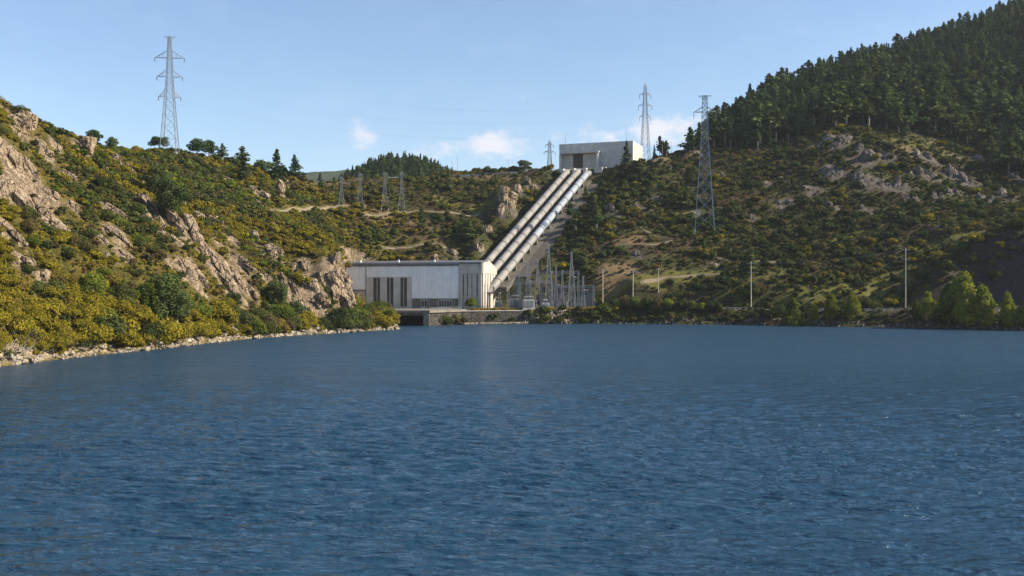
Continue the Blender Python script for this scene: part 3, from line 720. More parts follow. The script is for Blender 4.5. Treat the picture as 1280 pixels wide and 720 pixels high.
# ------------------------------------------------------------------ penstocks
R = 1.65
def pen_point(s, o): return np.array((PEN_A[0] + PEN_U[0] * s + PEN_V[0] * o, PEN_A[1] + PEN_U[1] * s + PEN_V[1] * o, PEN_A[2] + PEN_S * s))
PSEG = 8.6
PLAB = ('pale penstock pipe farthest from the switchyard, its foot behind the white hall', 'middle one of the three pale penstock pipes running down the hillside',
        'bleached bluish penstock pipe beside the gravel strip, its foot bending by the gable')
seg_cache = {}
for k, o in enumerate((-6.4, 0.0, 6.4)):
    s_low = (-6.0, -7.0, -16.5)[k]; s_top = PEN_L - (0.5, 0.5, 4.0)[k]
    base = pen_point(s_low, o)
    pt = thing('penstock', PLAB[k], 'pipe', tuple(base), 0, 'penstock pipes on the incline')
    rel = lambda p: tuple(np.array(p) - base)
    nseg = int((s_top - s_low) / PSEG)
    for i in range(nseg):
        sa, sb = s_low + (s_top - s_low) * i / nseg, s_low + (s_top - s_low) * (i + 1) / nseg
        mat = M_PIPEBLUE if k == 2 and i > nseg * 0.35 else M_PIPE
        key = (k, mat.name)
        if key not in seg_cache:
            seg_cache[key] = MB().tube([rel(pen_point(sa, o)), rel(pen_point(sb, o))], R, mat, 24, False).mesh('pipe_section', True)
            seg_cache[key]['s0'] = sa
        ob = link('pipe_section', seg_cache[key], pt); dlt = sa - seg_cache[key]['s0']
        ob.location = (PEN_U[0] * dlt, PEN_U[1] * dlt, PEN_S * dlt)
        if ('collar', k) not in seg_cache:
            seg_cache[('collar', k)] = MB().tube([rel(pen_point(sa - 0.22, o)), rel(pen_point(sa + 0.22, o))], R + 0.16, M_COLLAR, 24).mesh('collar', True)
            sd = MB(); c = np.array(rel(pen_point(sa + 0.4, o)))
            vv, uu = Vector((PEN_V[0], PEN_V[1], 0)), Vector((PEN_U[0], PEN_U[1], 0))
            def blk(w0, w1, t, z0, z1):
                pts = []
                for w, z in ((w0, z0), (w1, z1)):
                    for a, bb in ((-1, -1), (1, -1), (1, 1), (-1, 1)):
                        pts.append(Vector(c) + vv * (a * w) + uu * (bb * t) + Vector((0, 0, z)))
                sd.add(pts, [(3, 2, 1, 0), (4, 5, 6, 7), (0, 1, 5, 4), (1, 2, 6, 5), (2, 3, 7, 6), (3, 0, 4, 7)], M_CONCD)
            blk(1.7, 1.3, 0.6, -5.2, -1.35)
            seg_cache[('saddle', k)] = sd.mesh('saddle')
            seg_cache[('c0', k)] = sa
        for nm in ('collar', 'saddle'):
            if nm == 'saddle' and i == 0: continue
            q = link(nm, seg_cache[(nm, k)], pt); dlt = sa - seg_cache[('c0', k)]
            q.location = (PEN_U[0] * dlt, PEN_U[1] * dlt, PEN_S * dlt)
    # elbows: level run into the upper valve house, steep drop at the foot
    T = pen_point(s_top, o); u = Vector((PEN_U[0], PEN_U[1], PEN_S)).normalized(); flat = Vector((PEN_U[0], PEN_U[1], 0))
    pts = [Vector(rel(T))]; dirv = u.copy()
    for j in range(1, 7):
        dirv = u.lerp(flat, min(1, j / 4)).normalized(); pts.append(pts[-1] + dirv * 2.2)
    MB().tube(pts, R, M_PIPE, 24, False).build('elbow', pt, True)
    MB().tube([pts[0], pts[0] + u * 0.6], R + 0.2, M_CONC, 24).build('collar', pt, True)
    lowp = pen_point(s_low, o); pts = [Vector(rel(lowp))]; tgt = (Vector((-0.15, -0.25, -1)) if k < 2 else Vector((-0.75, -0.45, -0.8))).normalized()
    for j in range(1, 7):
        dirv = (-u).lerp(tgt, min(1, j / 4)).normalized(); pts.append(pts[-1] + dirv * 2.0)
    MB().tube(pts, R, M_PIPE, 24, False).build('elbow', pt, True)
# concrete slab under the pipes, gravel strip beside it, anchor block at the head
def strip(name, oa, ob, dz, mat, label, cat, sa=-14, sb=None):
    sb = PEN_L - 3 if sb is None else sb
    b = MB(); ks = np.linspace(sa, sb, 15); r = random.Random(3)
    vs = []
    for s in ks:
        for o in (oa, ob):
            p = pen_point(s, o); vs.append((p[0], p[1], p[2] - 3.9 + dz))
        for o in (ob, oa):
            p = pen_point(s, o); vs.append((p[0], p[1], p[2] - 5.6))
    fs = [(i * 4 + j, i * 4 + (j + 1) % 4, i * 4 + 4 + (j + 1) % 4, i * 4 + 4 + j) for i in range(len(ks) - 1) for j in range(4)]
    fs += [(3, 2, 1, 0), tuple(len(vs) - 4 + i for i in range(4))]
    b.add(vs, fs, mat)
    return tag(b.build(name), label, cat)
strip('penstock_bed', -9.6, 9.6, 0.5, M_CONCD, 'dark stained concrete bed under the three penstock pipes', 'concrete bed')
strip('service_path', 9.7, 15.5, 0.35, M_GRAVEL, 'grey gravel service strip climbing beside the bluish pipe', 'path', -4, PEN_L - 8)
st = thing('stairway', 'narrow concrete stair climbing between the penstock pipes', 'stairs', tuple(pen_point(0, 3.2) - np.array((0, 0, 3.9))))
bs0 = pen_point(0, 3.2) - np.array((0, 0, 3.9)); sm = None
for i in range(0, 150):
    p = pen_point(-10 + i * 0.78, 3.2) - np.array((0, 0, 3.9)) - bs0
    if sm is None:
        v = PEN_V; uu = PEN_U; w, t = 0.7, 0.42; q = [(a * w * v[0] + b_ * t * uu[0], a * w * v[1] + b_ * t * uu[1]) for a, b_ in ((-1, -1), (-1, 1), (1, 1), (1, -1))]
        sm = MB().prism(q, 0.3, 0.98, M_CONC).mesh('step')
    ob = link('step', sm, st); ob.location = tuple(p)
hd = thing('anchor_block', 'stepped concrete anchor block where the pipes leave the upper building', 'concrete block', tuple(pen_point(PEN_L + 1, 0)))
hb = np.array(pen_point(PEN_L + 1, 0)); v = PEN_V; uu = PEN_U
def hprism(oa, ob_, sa, sb, z0, z1, mat, name):
    q = [(PEN_V[0] * o + PEN_U[0] * s, PEN_V[1] * o + PEN_U[1] * s) for o, s in ((oa, sa), (oa, sb), (ob_, sb), (ob_, sa))]
    MB().prism(q[::-1], z0, z1, mat).build(name, hd)
for a_, b_ in ((-12.0, -8.9), (-3.9, -2.5), (2.5, 3.9), (8.9, 13.5)): hprism(a_, b_, 2.0, 7.0, -7, 2.6, M_CONC, 'pier')
hprism(-12.4, 14, 7.0, 9.5, -7, 3.0, M_CONC, 'head_wall')
# ------------------------------------------------------------------ upper valve house on the plateau
UB = (67.4, 555.0); UR = math.radians(-20); UZ = 80.0
fx, fz = oriented(UB[0], UB[1], UR)
ub = thing('valve_house', 'flat roofed grey concrete building at the top of the three pipes', 'building', (UB[0], UB[1], UZ), UR)
UL = -fx(699); UD = 25.0; UH = fz(175.8, 791) - UZ
MB().box(-UL + 0.25, -0.25, 0.25, UD - 0.25, -3, UH - 0.3, M_CONC2).build('wall', ub)
xs = [-UL, fx(711), fx(724), fx(735), fx(750), fx(762), fx(777), 0.0]
px0, px1, pz = fx(703.5), fx(747.5), fz(192.5, 725) - UZ
for row, (za, zb) in enumerate(((-3, pz + 0.1), (pz + 0.14, UH - 2.6))):
    for i in range(7):
        if row == 0 and i < 4: continue
        MB().box(xs[i] + 0.05, xs[i + 1] - 0.05, 0.0 - 0.02 * ((i * 7 + row) % 3), 0.24, za, zb, M_CONC2).build('wall_panel', ub)
MB().box(-UL, px0 - 0.02, 0.0, 0.24, -3, pz + 0.1, M_CONC2).build('wall_panel', ub)
MB().box(-UL, 0.0, -0.06, 0.24, UH - 2.55, UH, M_CONC2).build('parapet', ub)
for i in range(5):
    MB().box(-0.24, 0.0, 0.26 + i * 4.9, 0.2 + (i + 1) * 4.9, -3, UH - 2.6, M_CONC2).build('wall_panel', ub)
MB().box(-0.24, 0.05, 0.26, UD, UH - 2.55, UH - 0.02, M_CONC2).build('parapet', ub)
MB().box(-0.1, 0.12, 14.4, 16.2, 0, 5.4, M_DARK).build('door', ub)
MB().box(-UL + 0.26, -0.26, 0.26, UD - 0.26, UH - 0.28, UH - 0.1, M_ROOF).build('roof', ub)
# porch: a wide roofed recess with a dark gate in the middle
MB().box(px0 - 0.6, px1 + 1.6, -4.6, -0.08, pz - 0.1, pz + 0.75, M_CONC2).build('canopy', ub)
MB().box(px1, px1 + 1.1, -4.3, -0.02, -3, pz - 0.12, M_CONC2).build('column', ub)
MB().box(px0 - 0.4, px0 + 0.4, -4.3, -0.02, -3, pz - 0.12, M_CONC2).build('column', ub)
g0, g1 = fx(717), fx(729.5)
MB().box(px0 + 0.42, g0 - 0.02, -1.3, 0.2, -3, pz - 0.12, M_CONC).build('infill_wall', ub)
MB().box(g1 + 0.02, px1 - 0.02, -1.3, 0.2, -3, pz - 0.12, M_CONC).build('infill_wall', ub)
gt = MB().box(g0, g1, 0.05, 0.24, -3, pz - 0.12, M_LOUVRE).build('gate', ub)
for k in range(6):
    x = g0 + (g1 - g0) * (k + 0.5) / 6
    MB().box(x - 0.1, x + 0.1, -0.06, 0.045, -2, pz - 0.3, M_LOUVRE).build('gate_bar', gt)
MB().tube([(fx(705.5), 2, UH), (fx(705.5), 2, UH + 5.6)], 0.09, M_STEELD, 6).build('antenna', ub)

# ------------------------------------------------------------------ lattice pylons
def pylon(name, label, base, H, bw, waist_z, ww, tw, arms, rz=0.0, peak=True, topbar=0.0, group='lattice pylons carrying the power lines', mat=None, lw=0.34, nb=None, dip=1.6):
    """arms: (height, half span, depth of the triangular arm). Four tapering legs, cross bracing, arms with hanging insulators."""
    mat = mat or M_STEEL
    t = thing(name, label, 'pylon', base, rz, group)
    def half(z): return (bw + (ww - bw) * z / waist_z) / 2 if z < waist_z else (ww + (tw - ww) * (z - waist_z) / max(H - waist_z, .1)) / 2
    top = H if not peak else H * 0.985
    for sx, sy in ((-1, -1), (1, -1), (1, 1), (-1, 1)):
        b = MB(); zs = [-1.5, waist_z, top]
        for a, c in zip(zs[:-1], zs[1:]):
            b.beam((sx * half(a), sy * half(a), a), (sx * half(c), sy * half(c), c), lw if a < 1 else lw * 0.8, mat)
        b.build('leg', t)
        fo = min(.5, bw * .07); MB().box(sx * half(0) - fo, sx * half(0) + fo, sy * half(0) - fo, sy * half(0) + fo, -2.5, .1 + fo * .5, M_CONC).build('footing', t)
    br = MB(); z = 0.6
    while z < top - 0.8:
        h = max(1.2, half(z) * 1.75); z2 = min(top, z + h); a, c = half(z), half(z2)
        for k in range(4):
            ca, cb = [((-1, -1), (1, -1)), ((1, -1), (1, 1)), ((1, 1), (-1, 1)), ((-1, 1), (-1, -1))][k]
            br.beam((ca[0] * a, ca[1] * a, z), (cb[0] * c, cb[1] * c, z2), lw * 0.42, mat)
            br.beam((cb[0] * a, cb[1] * a, z), (ca[0] * c, ca[1] * c, z2), lw * 0.42, mat)
            br.beam((ca[0] * c, ca[1] * c, z2), (cb[0] * c, cb[1] * c, z2), lw * 0.4, mat)
        z = z2
    br.build('bracing', t, kind='stuff')
    if peak:
        b = MB()
        for sx, sy in ((-1, -1), (1, -1), (1, 1), (-1, 1)): b.beam((sx * half(top), sy * half(top), top), (0, 0, H + 1.2), lw * 0.6, mat)
        b.build('peak', t, kind='stuff')
    if topbar: MB().beam((-topbar, 0, H), (topbar, 0, H), lw * 0.7, mat).beam((-topbar, 0, H), (0, 0, H - 1.5), lw * 0.4, mat).beam((topbar, 0, H), (0, 0, H - 1.5), lw * 0.4, mat).build('earth_wire_arm', t)
    for za, sp, dep in arms:
        b = MB(); hw = half(za); hu = half(min(za + dep, top))
        for sx in (-1, 1):
            tip = (sx * sp, 0, za)
            for sy in (-1, 1):
                b.beam((sx * hw, sy * hw, za), tip, lw * 0.62, mat); b.beam((sx * hu, sy * hu, za + dep), tip, lw * 0.55, mat)
                for f in (0.35, 0.65):
                    xa = sx * (hw + (sp - hw) * f); b.beam((xa, sy * hw * (1 - f), za), (xa, sy * hu * (1 - f), za + dep * (1 - f)), lw * 0.35, mat)
        b.build('crossarm', t)
        for sx in (-1, 1):
            i_ = MB(); i_.tube([(sx * sp, 0, za - 0.1), (sx * sp, 0, za - dip)], 0.11, M_CERAMIC, 6)
            for k in range(4): i_.tube([(sx * sp, 0, za - 0.35 - k * dip * .2), (sx * sp, 0, za - 0.47 - k * dip * .2)], 0.22, M_CERAMIC, 8)
            i_.build('insulator', t)
    t['arm_tips'] = [c for za, sp, _ in arms for sx in (-1, 1) for c in (sx * sp, 0.0, za - dip)]
    return t
def tips(t):
    f = list(t['arm_tips']); c, s_ = math.cos(t.rotation_euler.z), math.sin(t.rotation_euler.z); L_ = t.location
    return [Vector((L_.x + f[i] * c - f[i + 1] * s_, L_.y + f[i] * s_ + f[i + 1] * c, L_.z + f[i + 2])) for i in range(0, len(f), 3)]
g = hit(212, 192); g[2] = float(zat(g[0], g[1])); sc = g[1] / F
P1 = pylon('lattice_pylon', 'tall thin pylon with three crossarms on the crest of the yellow hill', tuple(g), 146 * sc, 20 * sc, 92 * sc, 7.5 * sc, 3.4 * sc,
           ((71 * sc, 13.5 * sc, 8 * sc), (96 * sc, 15.5 * sc, 8 * sc), (119.5 * sc, 18 * sc, 9 * sc)), math.radians(6), False, 7 * sc, lw=0.24)
g = hit(881, 288); sc = g[1] / F
P2 = pylon('lattice_pylon', 'biggest grey pylon standing on the scrubby slope with one wide crossarm and flat top', tuple(g), 168 * sc, 24 * sc, 110 * sc, 9 * sc, 5.5 * sc,
           ((148 * sc, 13.5 * sc, 6 * sc),), math.radians(-10), False, 8 * sc, lw=0.34, dip=3.2)
for o in list(P2.children):
    pass
g = np.array(P3(806.5, 199, 590)); g[2] = float(zat(g[0], g[1])); top = P3(806.5, 104, 590)[2]; sc = 590 / F; hh = top - g[2]
P3o = pylon('lattice_pylon', 'slim pylon with three short crossarms rising behind the valve house', tuple(g), hh - 1, 13 * sc, hh - 52 * sc, 6.5 * sc, 2.4 * sc,
            ((hh - 42 * sc, 7 * sc, 3 * sc), (hh - 28 * sc, 8.5 * sc, 3 * sc), (hh - 14.5 * sc, 7.2 * sc, 3 * sc)), math.radians(8), True, lw=0.24, dip=2.6)
g = np.array(P3(687, 214, 600)); g[2] = float(zat(g[0], g[1])); top = P3(687, 175, 600)[2]; sc = 600 / F; hh = top - g[2]
P4 = pylon('lattice_pylon', 'small far pylon beside the blank end of the valve house', tuple(g), hh - 1, 6.5 * sc, hh * .55, 4 * sc, 2.5 * sc,
           ((hh * 0.69, 7 * sc, 1.5 * sc), (hh * 0.87, 5 * sc, 1.5 * sc)), 0.1, True, lw=0.3)
# four line towers of the old terminal on the slope
T4 = []
for px, py, h, lb in ((427, 262, 41, 'faint lattice tower standing closest to the yellow hill, first of four'), (450, 258.5, 42, 'second lattice tower of the four on the slope, with a twin head'),
                      (481, 261, 46, 'third lattice tower of the four, tied by a beam to its neighbour'), (502, 264, 50, 'last and tallest lattice tower of the four, next to the bare ground')):
    g = hit(px, py); sc = g[1] / F
    T4.append(pylon('lattice_tower', lb, tuple(g), h * sc, 8.6 * sc, h * 0.62 * sc, 2.6 * sc, 2.2 * sc, ((h * 0.93 * sc, 3.2 * sc, 0.8),), 0.15, False, 0, 'four lattice towers on the slope', lw=0.115))
def span(label, a, b, sag, r=0.014, group='power lines between the pylons', name='power_line', cat='power line', n=14):
    a, b = Vector(a), Vector(b); mid = (a + b) / 2
    pts = [(a.lerp(b, i / n) - Vector((0, 0, sag * 4 * (i / n) * (1 - i / n)))) - a for i in range(n + 1)]
    o = MB().tube(pts, r, M_WIRE, 4, False).build(name); o.location = a
    return tag(o, label, cat, group)
W_ = 'overhead wire strung from the crest pylon across the sky to the slim pylon'
for i, (a, b) in enumerate(zip(tips(P1), tips(P3o))): span(W_, a, b, 13)
for i, (a, b) in enumerate(zip(tips(P3o)[:2], tips(P2))): span('overhead wire between the slim pylon and the flat topped pylon', a, b, 3)
for a, b in zip(tips(T4[0]) + tips(T4[1]), tips(T4[1]) + tips(T4[2])): span('slack wire linking the four lattice towers on the slope', a, b, 0.8)
tw = [tips(T4[2])[1], tips(T4[3])[0]]
tag(MB().beam((0, 0, 0), tuple(tw[1] - tw[0]), 0.35, M_STEEL).build('tie_beam'), 'steel tie beam joining the two tallest of the four towers', 'beam').location = tw[0]

# ------------------------------------------------------------------ poles
def pole(px, py, ytop, d, label, arms=True, r=0.16, lean=0.0):
    b = P3(px, py, d); zg = float(zat(b[0], d)); h = P3(px, ytop, d)[2] - zg
    t = thing('utility_pole', label, 'utility pole', (b[0], d, zg), 0, 'utility poles along the bank')
    MB().tube([(0, 0, -1), (lean * h, 0, h)], [r * 1.35, r], M_WOOD, 8).build('shaft', t)
    if arms:
        for za, w in ((h - 0.7, 1.5), (h - 4.3, 1.5)) if arms == 2 else ((h - 0.5, 0.9),):
            MB().beam((lean * h - w, 0, za), (lean * h + w, 0, za), 0.16, M_STEEL).build('crossarm', t)
            for k in (-1, 1): MB().tube([(lean * h + k * w * .9, 0, za), (lean * h + k * w * .9, 0, za + 0.45)], 0.10, M_CERAMIC, 6).build('insulator', t)
    return Vector((b[0] + lean * h, d, zg + h - 0.5))
q = [pole(753.5, 379, 336, 402, 'plain pale pole standing next to the switchyard', 1), pole(791, 369, 337, 413, 'short pale pole with a strut on the scrubby slope', 1, .16, .01),
     pole(823, 365, 335, 418, 'thin weathered pole half hidden by scrub below the orange earth', 1, .14), pole(939, 389, 327, 398, 'tall utility pole with two crossarms by the road rail', 2, .17, -.005),
     pole(1132, 389, 310, 371, 'tallest utility pole with two crossarms behind the young green trees', 2, .17)]
MB_ = None
pole(1173, 304, 281, 440, 'small distant pole high on the slope above the dark mound', 1, .14)
for a, b in zip(q[:-1], q[1:]):
    for dx in (-0.6, 0.6): span('thin line sagging between the utility poles along the bank', a + Vector((dx, 0, 0)), b + Vector((dx, 0, 0)), 1.6, 0.025, 'lines on the utility poles', 'cable', 'cable')
# slim lamp posts and masts on the skyline
for px, py, yt, d, lb in ((566, 219, 203, 570, 'thin lamp post on the skyline above the bare slope'), (572, 219, 196, 571, 'taller lamp post beside the first on the skyline'), (635.5, 215, 200, 568, 'lone lamp post near the round crowned pine'),
                          (828, 196, 181, 585, 'lamp post at the edge of the pine forest'), (839, 195, 178, 590, 'lamp post just inside the forest edge'), (783, 210, 163, 548, 'slender mast rising from behind the dark spruce')):
    b = P3(px, py, d); zg = float(zat(b[0], d)); h = P3(px, yt, d)[2] - zg
    t = thing('lamp_post' if px != 783 else 'mast', lb, 'lamp post' if px != 783 else 'mast', (b[0], d, zg), 0, None)
    MB().tube([(0, 0, -0.5), (0, 0, h)], [0.13, 0.08], M_STEEL, 6).build('shaft', t)
    if px != 783: MB().beam((0, 0, h), (-1.1, 0, h + 0.15), 0.12, M_STEEL).build('lamp_arm', t)

# ------------------------------------------------------------------ switchyard
SG = 'switchyard equipment'
def yard(px, d): return (px - 640) / F * d
def mast(px, d, ytop, label, w=1.7):
    x = yard(px, d); zg = float(zat(x, d)); h = P3(px, ytop, d)[2] - zg
    return pylon('lattice_mast', label, (x, d, zg), h, w * 1.5, h * 0.75, w * 0.42, 0.35, ((h * 0.56, 1.7, 0.5),), 0.1, False, 0.6, 'lattice masts of the switchyard', M_STEEL, 0.15, dip=0.9)
ms = [mast(686, 408, 305, 'tallest switchyard mast, a slender spike beside the pipes', 2.3), mast(714.5, 408, 315, 'second tall switchyard mast with a wide lattice foot', 2.3),
      mast(660, 413, 325, 'faint thin mast closest to the gravel strip'), mast(672, 416, 324, 'thin mast between the gravel strip and the tallest mast'), mast(649, 410, 338, 'short mast over the white transformer', 1.3), mast(695, 411, 333, 'short thin mast just past the tallest mast', 1.2), mast(703, 414, 338, 'stubby mast in front of the slate control shed', 1.2), mast(729, 412, 345, 'low mast near the end of the long beam', 1.2)]
def gantry(pa, pb, d, yb, label, legs=2):
    xa, xb = yard(pa, d), yard(pb, d); zg = float(zat((xa + xb) / 2, d)); h = P3(pa, yb, d)[2] - zg
    t = thing('gantry', label, 'gantry', (xa, d, zg), 0, 'steel gantries of the switchyard')
    w = xb - xa
    for k in range(legs):
        x = w * k / (legs - 1); b = MB()
        for sx in (-1, 1):
            for sy in (-1, 1): b.beam((x + sx * .45, sy * .45, -.5), (x + sx * .18, sy * .18, h), 0.13, M_STEEL)
        z = 0.5
        while z < h - 0.6:
            for sy in (-1, 1): b.beam((x - .4, sy * .4, z), (x + .35, sy * .35, z + .8), 0.07, M_STEEL)
            z += 0.8
        b.build('leg', t, kind='stuff')
    b = MB()
    for z in (h - .35, h + .35): b.beam((-0.6, 0, z), (w + 0.6, 0, z), 0.14, M_STEEL)
    k = 0
    while k * 0.7 < w: b.beam((k * .7, 0, h - .35 if k % 2 else h + .35), (k * .7 + .7, 0, h + .35 if k % 2 else h - .35), 0.07, M_STEEL); k += 1
    b.build('beam', t, kind='stuff')
    for k in range(1, max(3, int(w / 2.2))):
        x = w * k / max(3, int(w / 2.2))
        MB().tube([(x, 0, h - .4), (x, 0, h - 1.7)], 0.11, M_CERAMIC, 6).build('insulator', t)
gantry(645, 676, 410, 344, 'steel gantry reaching from the gravel strip to the tall masts', 3)
gantry(678, 723, 409, 340.5, 'high lattice beam between the two tallest masts', 2)
gantry(686, 742, 411, 358, 'low gantry with a long beam toward the plain pale pole', 3)
gantry(636, 664, 404, 354, 'front gantry above the white transformer', 3)
gantry(664, 690, 405, 352, 'short gantry in front of the tallest mast', 2)
M_TRAFO = wall_mat('transformer_paint', (0.34, 0.35, 0.36), (0.44, 0.45, 0.46), 0.3, 0.5)
M_TRAFO2 = wall_mat('grey_transformer_paint', (0.18, 0.19, 0.20), (0.25, 0.26, 0.27), 0.3, 0.5)
def trafo(px, d, w, h, label, mat):
    x = yard(px, d); zg = float(zat(x, d)); t = thing('transformer', label, 'transformer', (x, d, zg), 0.1, 'transformers in the switchyard')
    MB().box(-w / 2 - .3, w / 2 + .3, -1.6, 1.6, -.5, 0.5, M_CONC).build('plinth', t)
    MB().box(-w / 2, w / 2, -1.1, 1.1, 0.52, h, mat).build('tank', t)
    n = int(w / 0.55)
    for k in range(n): MB().box(-w / 2 + .1 + k * .55, -w / 2 + .32 + k * .55, -1.75, -1.12, 1.0, h - .5, mat).build('radiator_fin', t)
    MB().tube([(-w / 2 + .4, .3, h + .9), (w / 2 - .4, .3, h + .9)], .42, mat, 12).build('conservator', t)
    for k in (-1, 0, 1):
        b = MB().tube([(k * w * .3, -.3, h), (k * w * .3, -.5, h + 1.6)], .13, M_CERAMIC, 8)
        for j in range(4): b.tube([(k * w * .3, -.33 - j * .04, h + .3 + j * .33), (k * w * .3, -.34 - j * .04, h + .4 + j * .33)], .26, M_CERAMIC, 8)
        b.build('bushing', t)
trafo(661, 404, 4.6, 3.9, 'large white transformer with radiator fins in the switchyard', M_TRAFO)
trafo(623, 407, 2.8, 3.4, 'small pale transformer standing by the gable of the hall', M_TRAFO)
trafo(643, 406, 3.6, 4.2, 'grey transformer between the small pale one and the large white one', M_TRAFO2)
trafo(682, 406, 3.0, 2.6, 'low whitish transformer at the foot of the tallest mast', M_TRAFO)
rr = random.Random(5)
sp = None
for i in range(34):
    px = 634 + rr.random() * 90; d = 406 + rr.random() * 11; x = yard(px, d); zg = float(zat(x, d))
    if sp is None:
        sp = [MB().box(-.09, .09, -.09, .09, -.3, 2.4, M_STEEL).beam((-.8, 0, 2.4), (.8, 0, 2.4), .14, M_STEEL).mesh('stand'),
              MB().tube([(-.6, 0, 2.45), (-.6, 0, 4.2)], .13, M_CERAMIC, 6).mesh('insulator'), MB().beam((-.7, 0, 4.25), (.7, 0, 4.25 + .8), .09, M_STEEL).mesh('switch_blade')]
    t = thing('isolator_switch', 'grey isolator switch on a slender steel stand in the switchyard', 'switch', (x, d, zg), rr.random() * 3, 'isolator switches of the switchyard', 0.8 + rr.random() * .6)
    for mm in sp:
        o = link(mm.name.split('.')[0], mm, t)
    o = link('insulator', sp[1], t); o.location.x = 1.2
# open dark frame by the gable, dark sheds at the back of the yard
t = thing('steel_frame', 'open dark frame shelter against the gable of the hall', 'shelter', (yard(609.6, 404), 404, float(zat(yard(609.6, 404), 404))), -0.2)
w_ = yard(623, 404) - yard(609.6, 404)
for x in (0, w_):
    for y in (0, 3): MB().box(x - .22, x + .22, y - .22, y + .22, -.5, 6.2, M_CONCD).build('column', t)
MB().box(-.4, w_ + .4, -.4, 3.4, 6.22, 6.7, M_CONCD).build('roof_slab', t)
M_SHED = plain('slate_shed', (0.075, 0.085, 0.10), 0.7, 0.3)
for pa, pb, d, zt, lb in ((695, 707, 419, 359, 'dark slate control shed between the two tall masts'), (722, 741, 420, 363, 'low dark shed at the end of the switchyard')):
    xa, xb = yard(pa, d), yard(pb, d); zg = float(zat((xa + xb) / 2, d)); h = P3(pa, zt, d)[2] - zg
    t = thing('shed', lb, 'shed', (xa, d, zg), 0)
    MB().box(0, xb - xa, 0, 4, -1, h, M_SHED).build('wall', t); MB().box(-.3, xb - xa + .3, -.4, 4.3, h + .01, h + .3, M_ROOF).build('roof', t)
    MB().box(1, 2.1, -.06, .02, 0, 2.2, M_STEELD).build('door', t)
# fence along the yard's water side
t = thing('mesh_fence', 'low wire fence along the grassy edge of the switchyard', 'fence', (0, 0, 0))
fp = []
for i in range(34):
    px = 600 + i * 4.1; d = 403.2 + (i / 33) * 3.0; x = yard(px, d); zg = float(zat(x, d)); fp.append((x, d, zg))
    MB().box(x - .05, x + .05, d - .05, d + .05, zg - .3, zg + 1.3, M_STEEL).build('post', t)
for z in (.6, 1.2):
    MB().tube([(x, y, zz + z) for x, y, zz in fp], .025, M_WIRE, 4, False).build('fence_wire', t)

# ------------------------------------------------------------------ walls, road and tracks
def wall_along(name, pts, z0, z1, thick, mat, label, cat, cap=None):
    t = thing(name, label, cat, (pts[0][0], pts[0][1], 0))
    for (ax, ay), (bx, by) in zip(pts[:-1], pts[1:]):
        L_ = math.hypot(bx - ax, by - ay); nb = max(1, int(L_ / 3.4)); dx, dy = (bx - ax) / L_, (by - ay) / L_; nx, ny = -dy, dx
        for i in range(nb):
            a, b = L_ * i / nb + .02, L_ * (i + 1) / nb - .02; e = (i * 37 % 5) * .035
            q = [(ax - pts[0][0] + dx * s + nx * o, ay - pts[0][1] + dy * s + ny * o) for s, o in ((a, -e), (b, -e), (b, thick), (a, thick))]
            zc = z1 if not callable(z1) else z1(ax + dx * (a + b) / 2, ay + dy * (a + b) / 2)
            MB().prism(q, z0, zc - (0 if cap is None else .3), mat).build('wall_block', t)
            if cap:
                q = [(ax - pts[0][0] + dx * s + nx * o, ay - pts[0][1] + dy * s + ny * o) for s, o in ((a, -.25), (b, -.25), (b, .8), (a, .8))]
                MB().prism(q, zc - .29, zc, cap).build('coping', t)
    return t
wall_along('retaining_wall', [(-19.5, 392.2), (-6, 397.4), (4.5, 401.4)], -2, 5.4, 4.4, M_STONE, 'dark stone retaining wall at the water below the switchyard', 'wall', M_CONC)
rw = [(x, y - 5.2) for x, y, z in ROAD[2:7]]
wall_along('roadside_wall', rw[0:4], -1, lambda x, y: float(seg_dist(ROAD, np.array([x]), np.array([y]))[1][0]) - .15, .8, M_STONE, 'brown stone wall holding up the bank road', 'wall')
def drape(name, pts, width, dz, mat, label=None, cat=None, kind=None, step=2.0, flat=False):
    pts = [np.array(p[:2], float) for p in pts]; dense = [pts[0]]
    for a, b in zip(pts[:-1], pts[1:]):
        k = max(1, int(np.hypot(*(b - a)) / step)); dense += [a + (b - a) * i / k for i in range(1, k + 1)]
    vs = []; nw = 4
    for i, p in enumerate(dense):
        d_ = dense[min(i + 1, len(dense) - 1)] - dense[max(i - 1, 0)]; d_ = d_ / np.hypot(*d_); nrm = np.array((-d_[1], d_[0])); wv = width * (1 + .25 * math.sin(i * .7) * (not flat))
        for j in range(nw + 1):
            q = p + nrm * wv * (j / nw - .5); vs.append((q[0], q[1], float(zat(*q)) + dz + (0 if flat else -.25 * abs(j / nw - .5) * 2)))
    fs = [(i * (nw + 1) + j, i * (nw + 1) + j + 1, (i + 1) * (nw + 1) + j + 1, (i + 1) * (nw + 1) + j) for i in range(len(dense) - 1) for j in range(nw)]
    b = MB(); b.add(vs, [tuple(reversed(f)) for f in fs], mat)
    return tag(b.build(name), label, cat, None, kind)
drape('road', ROAD, 5.0, 0.12, M_ASPH, kind='structure', flat=True)
TRACKS = []
for tr_, w_ in ((((335, 264), (360, 262.5), (385, 261), (410, 259), (432, 257.5), (455, 258)), 1.6), (((455, 268), (520, 264), (560, 266), (600, 267)), 1.2), (((800, 285), (825, 296), (840, 301), (812, 306), (775, 307)), .9),
                (((800, 355), (830, 347), (870, 344), (900, 343)), 1.5), (((895, 322), (930, 331), (985, 329), (1010, 326)), 1.3), (((822, 196), (850, 194), (878, 196)), 4.0),
                (((470, 309), (520, 308), (560, 311)), 1.2),):
    TRACKS.append([tuple(hit(*p)) for p in tr_])
    drape('track', [hit(*p) for p in tr_], w_ * 1.1, 0.3, M_TRACK, kind='structure')
gr = thing('guard_rail', 'white guard rail with short posts along the bank road', 'guard rail', (0, 0, 0))
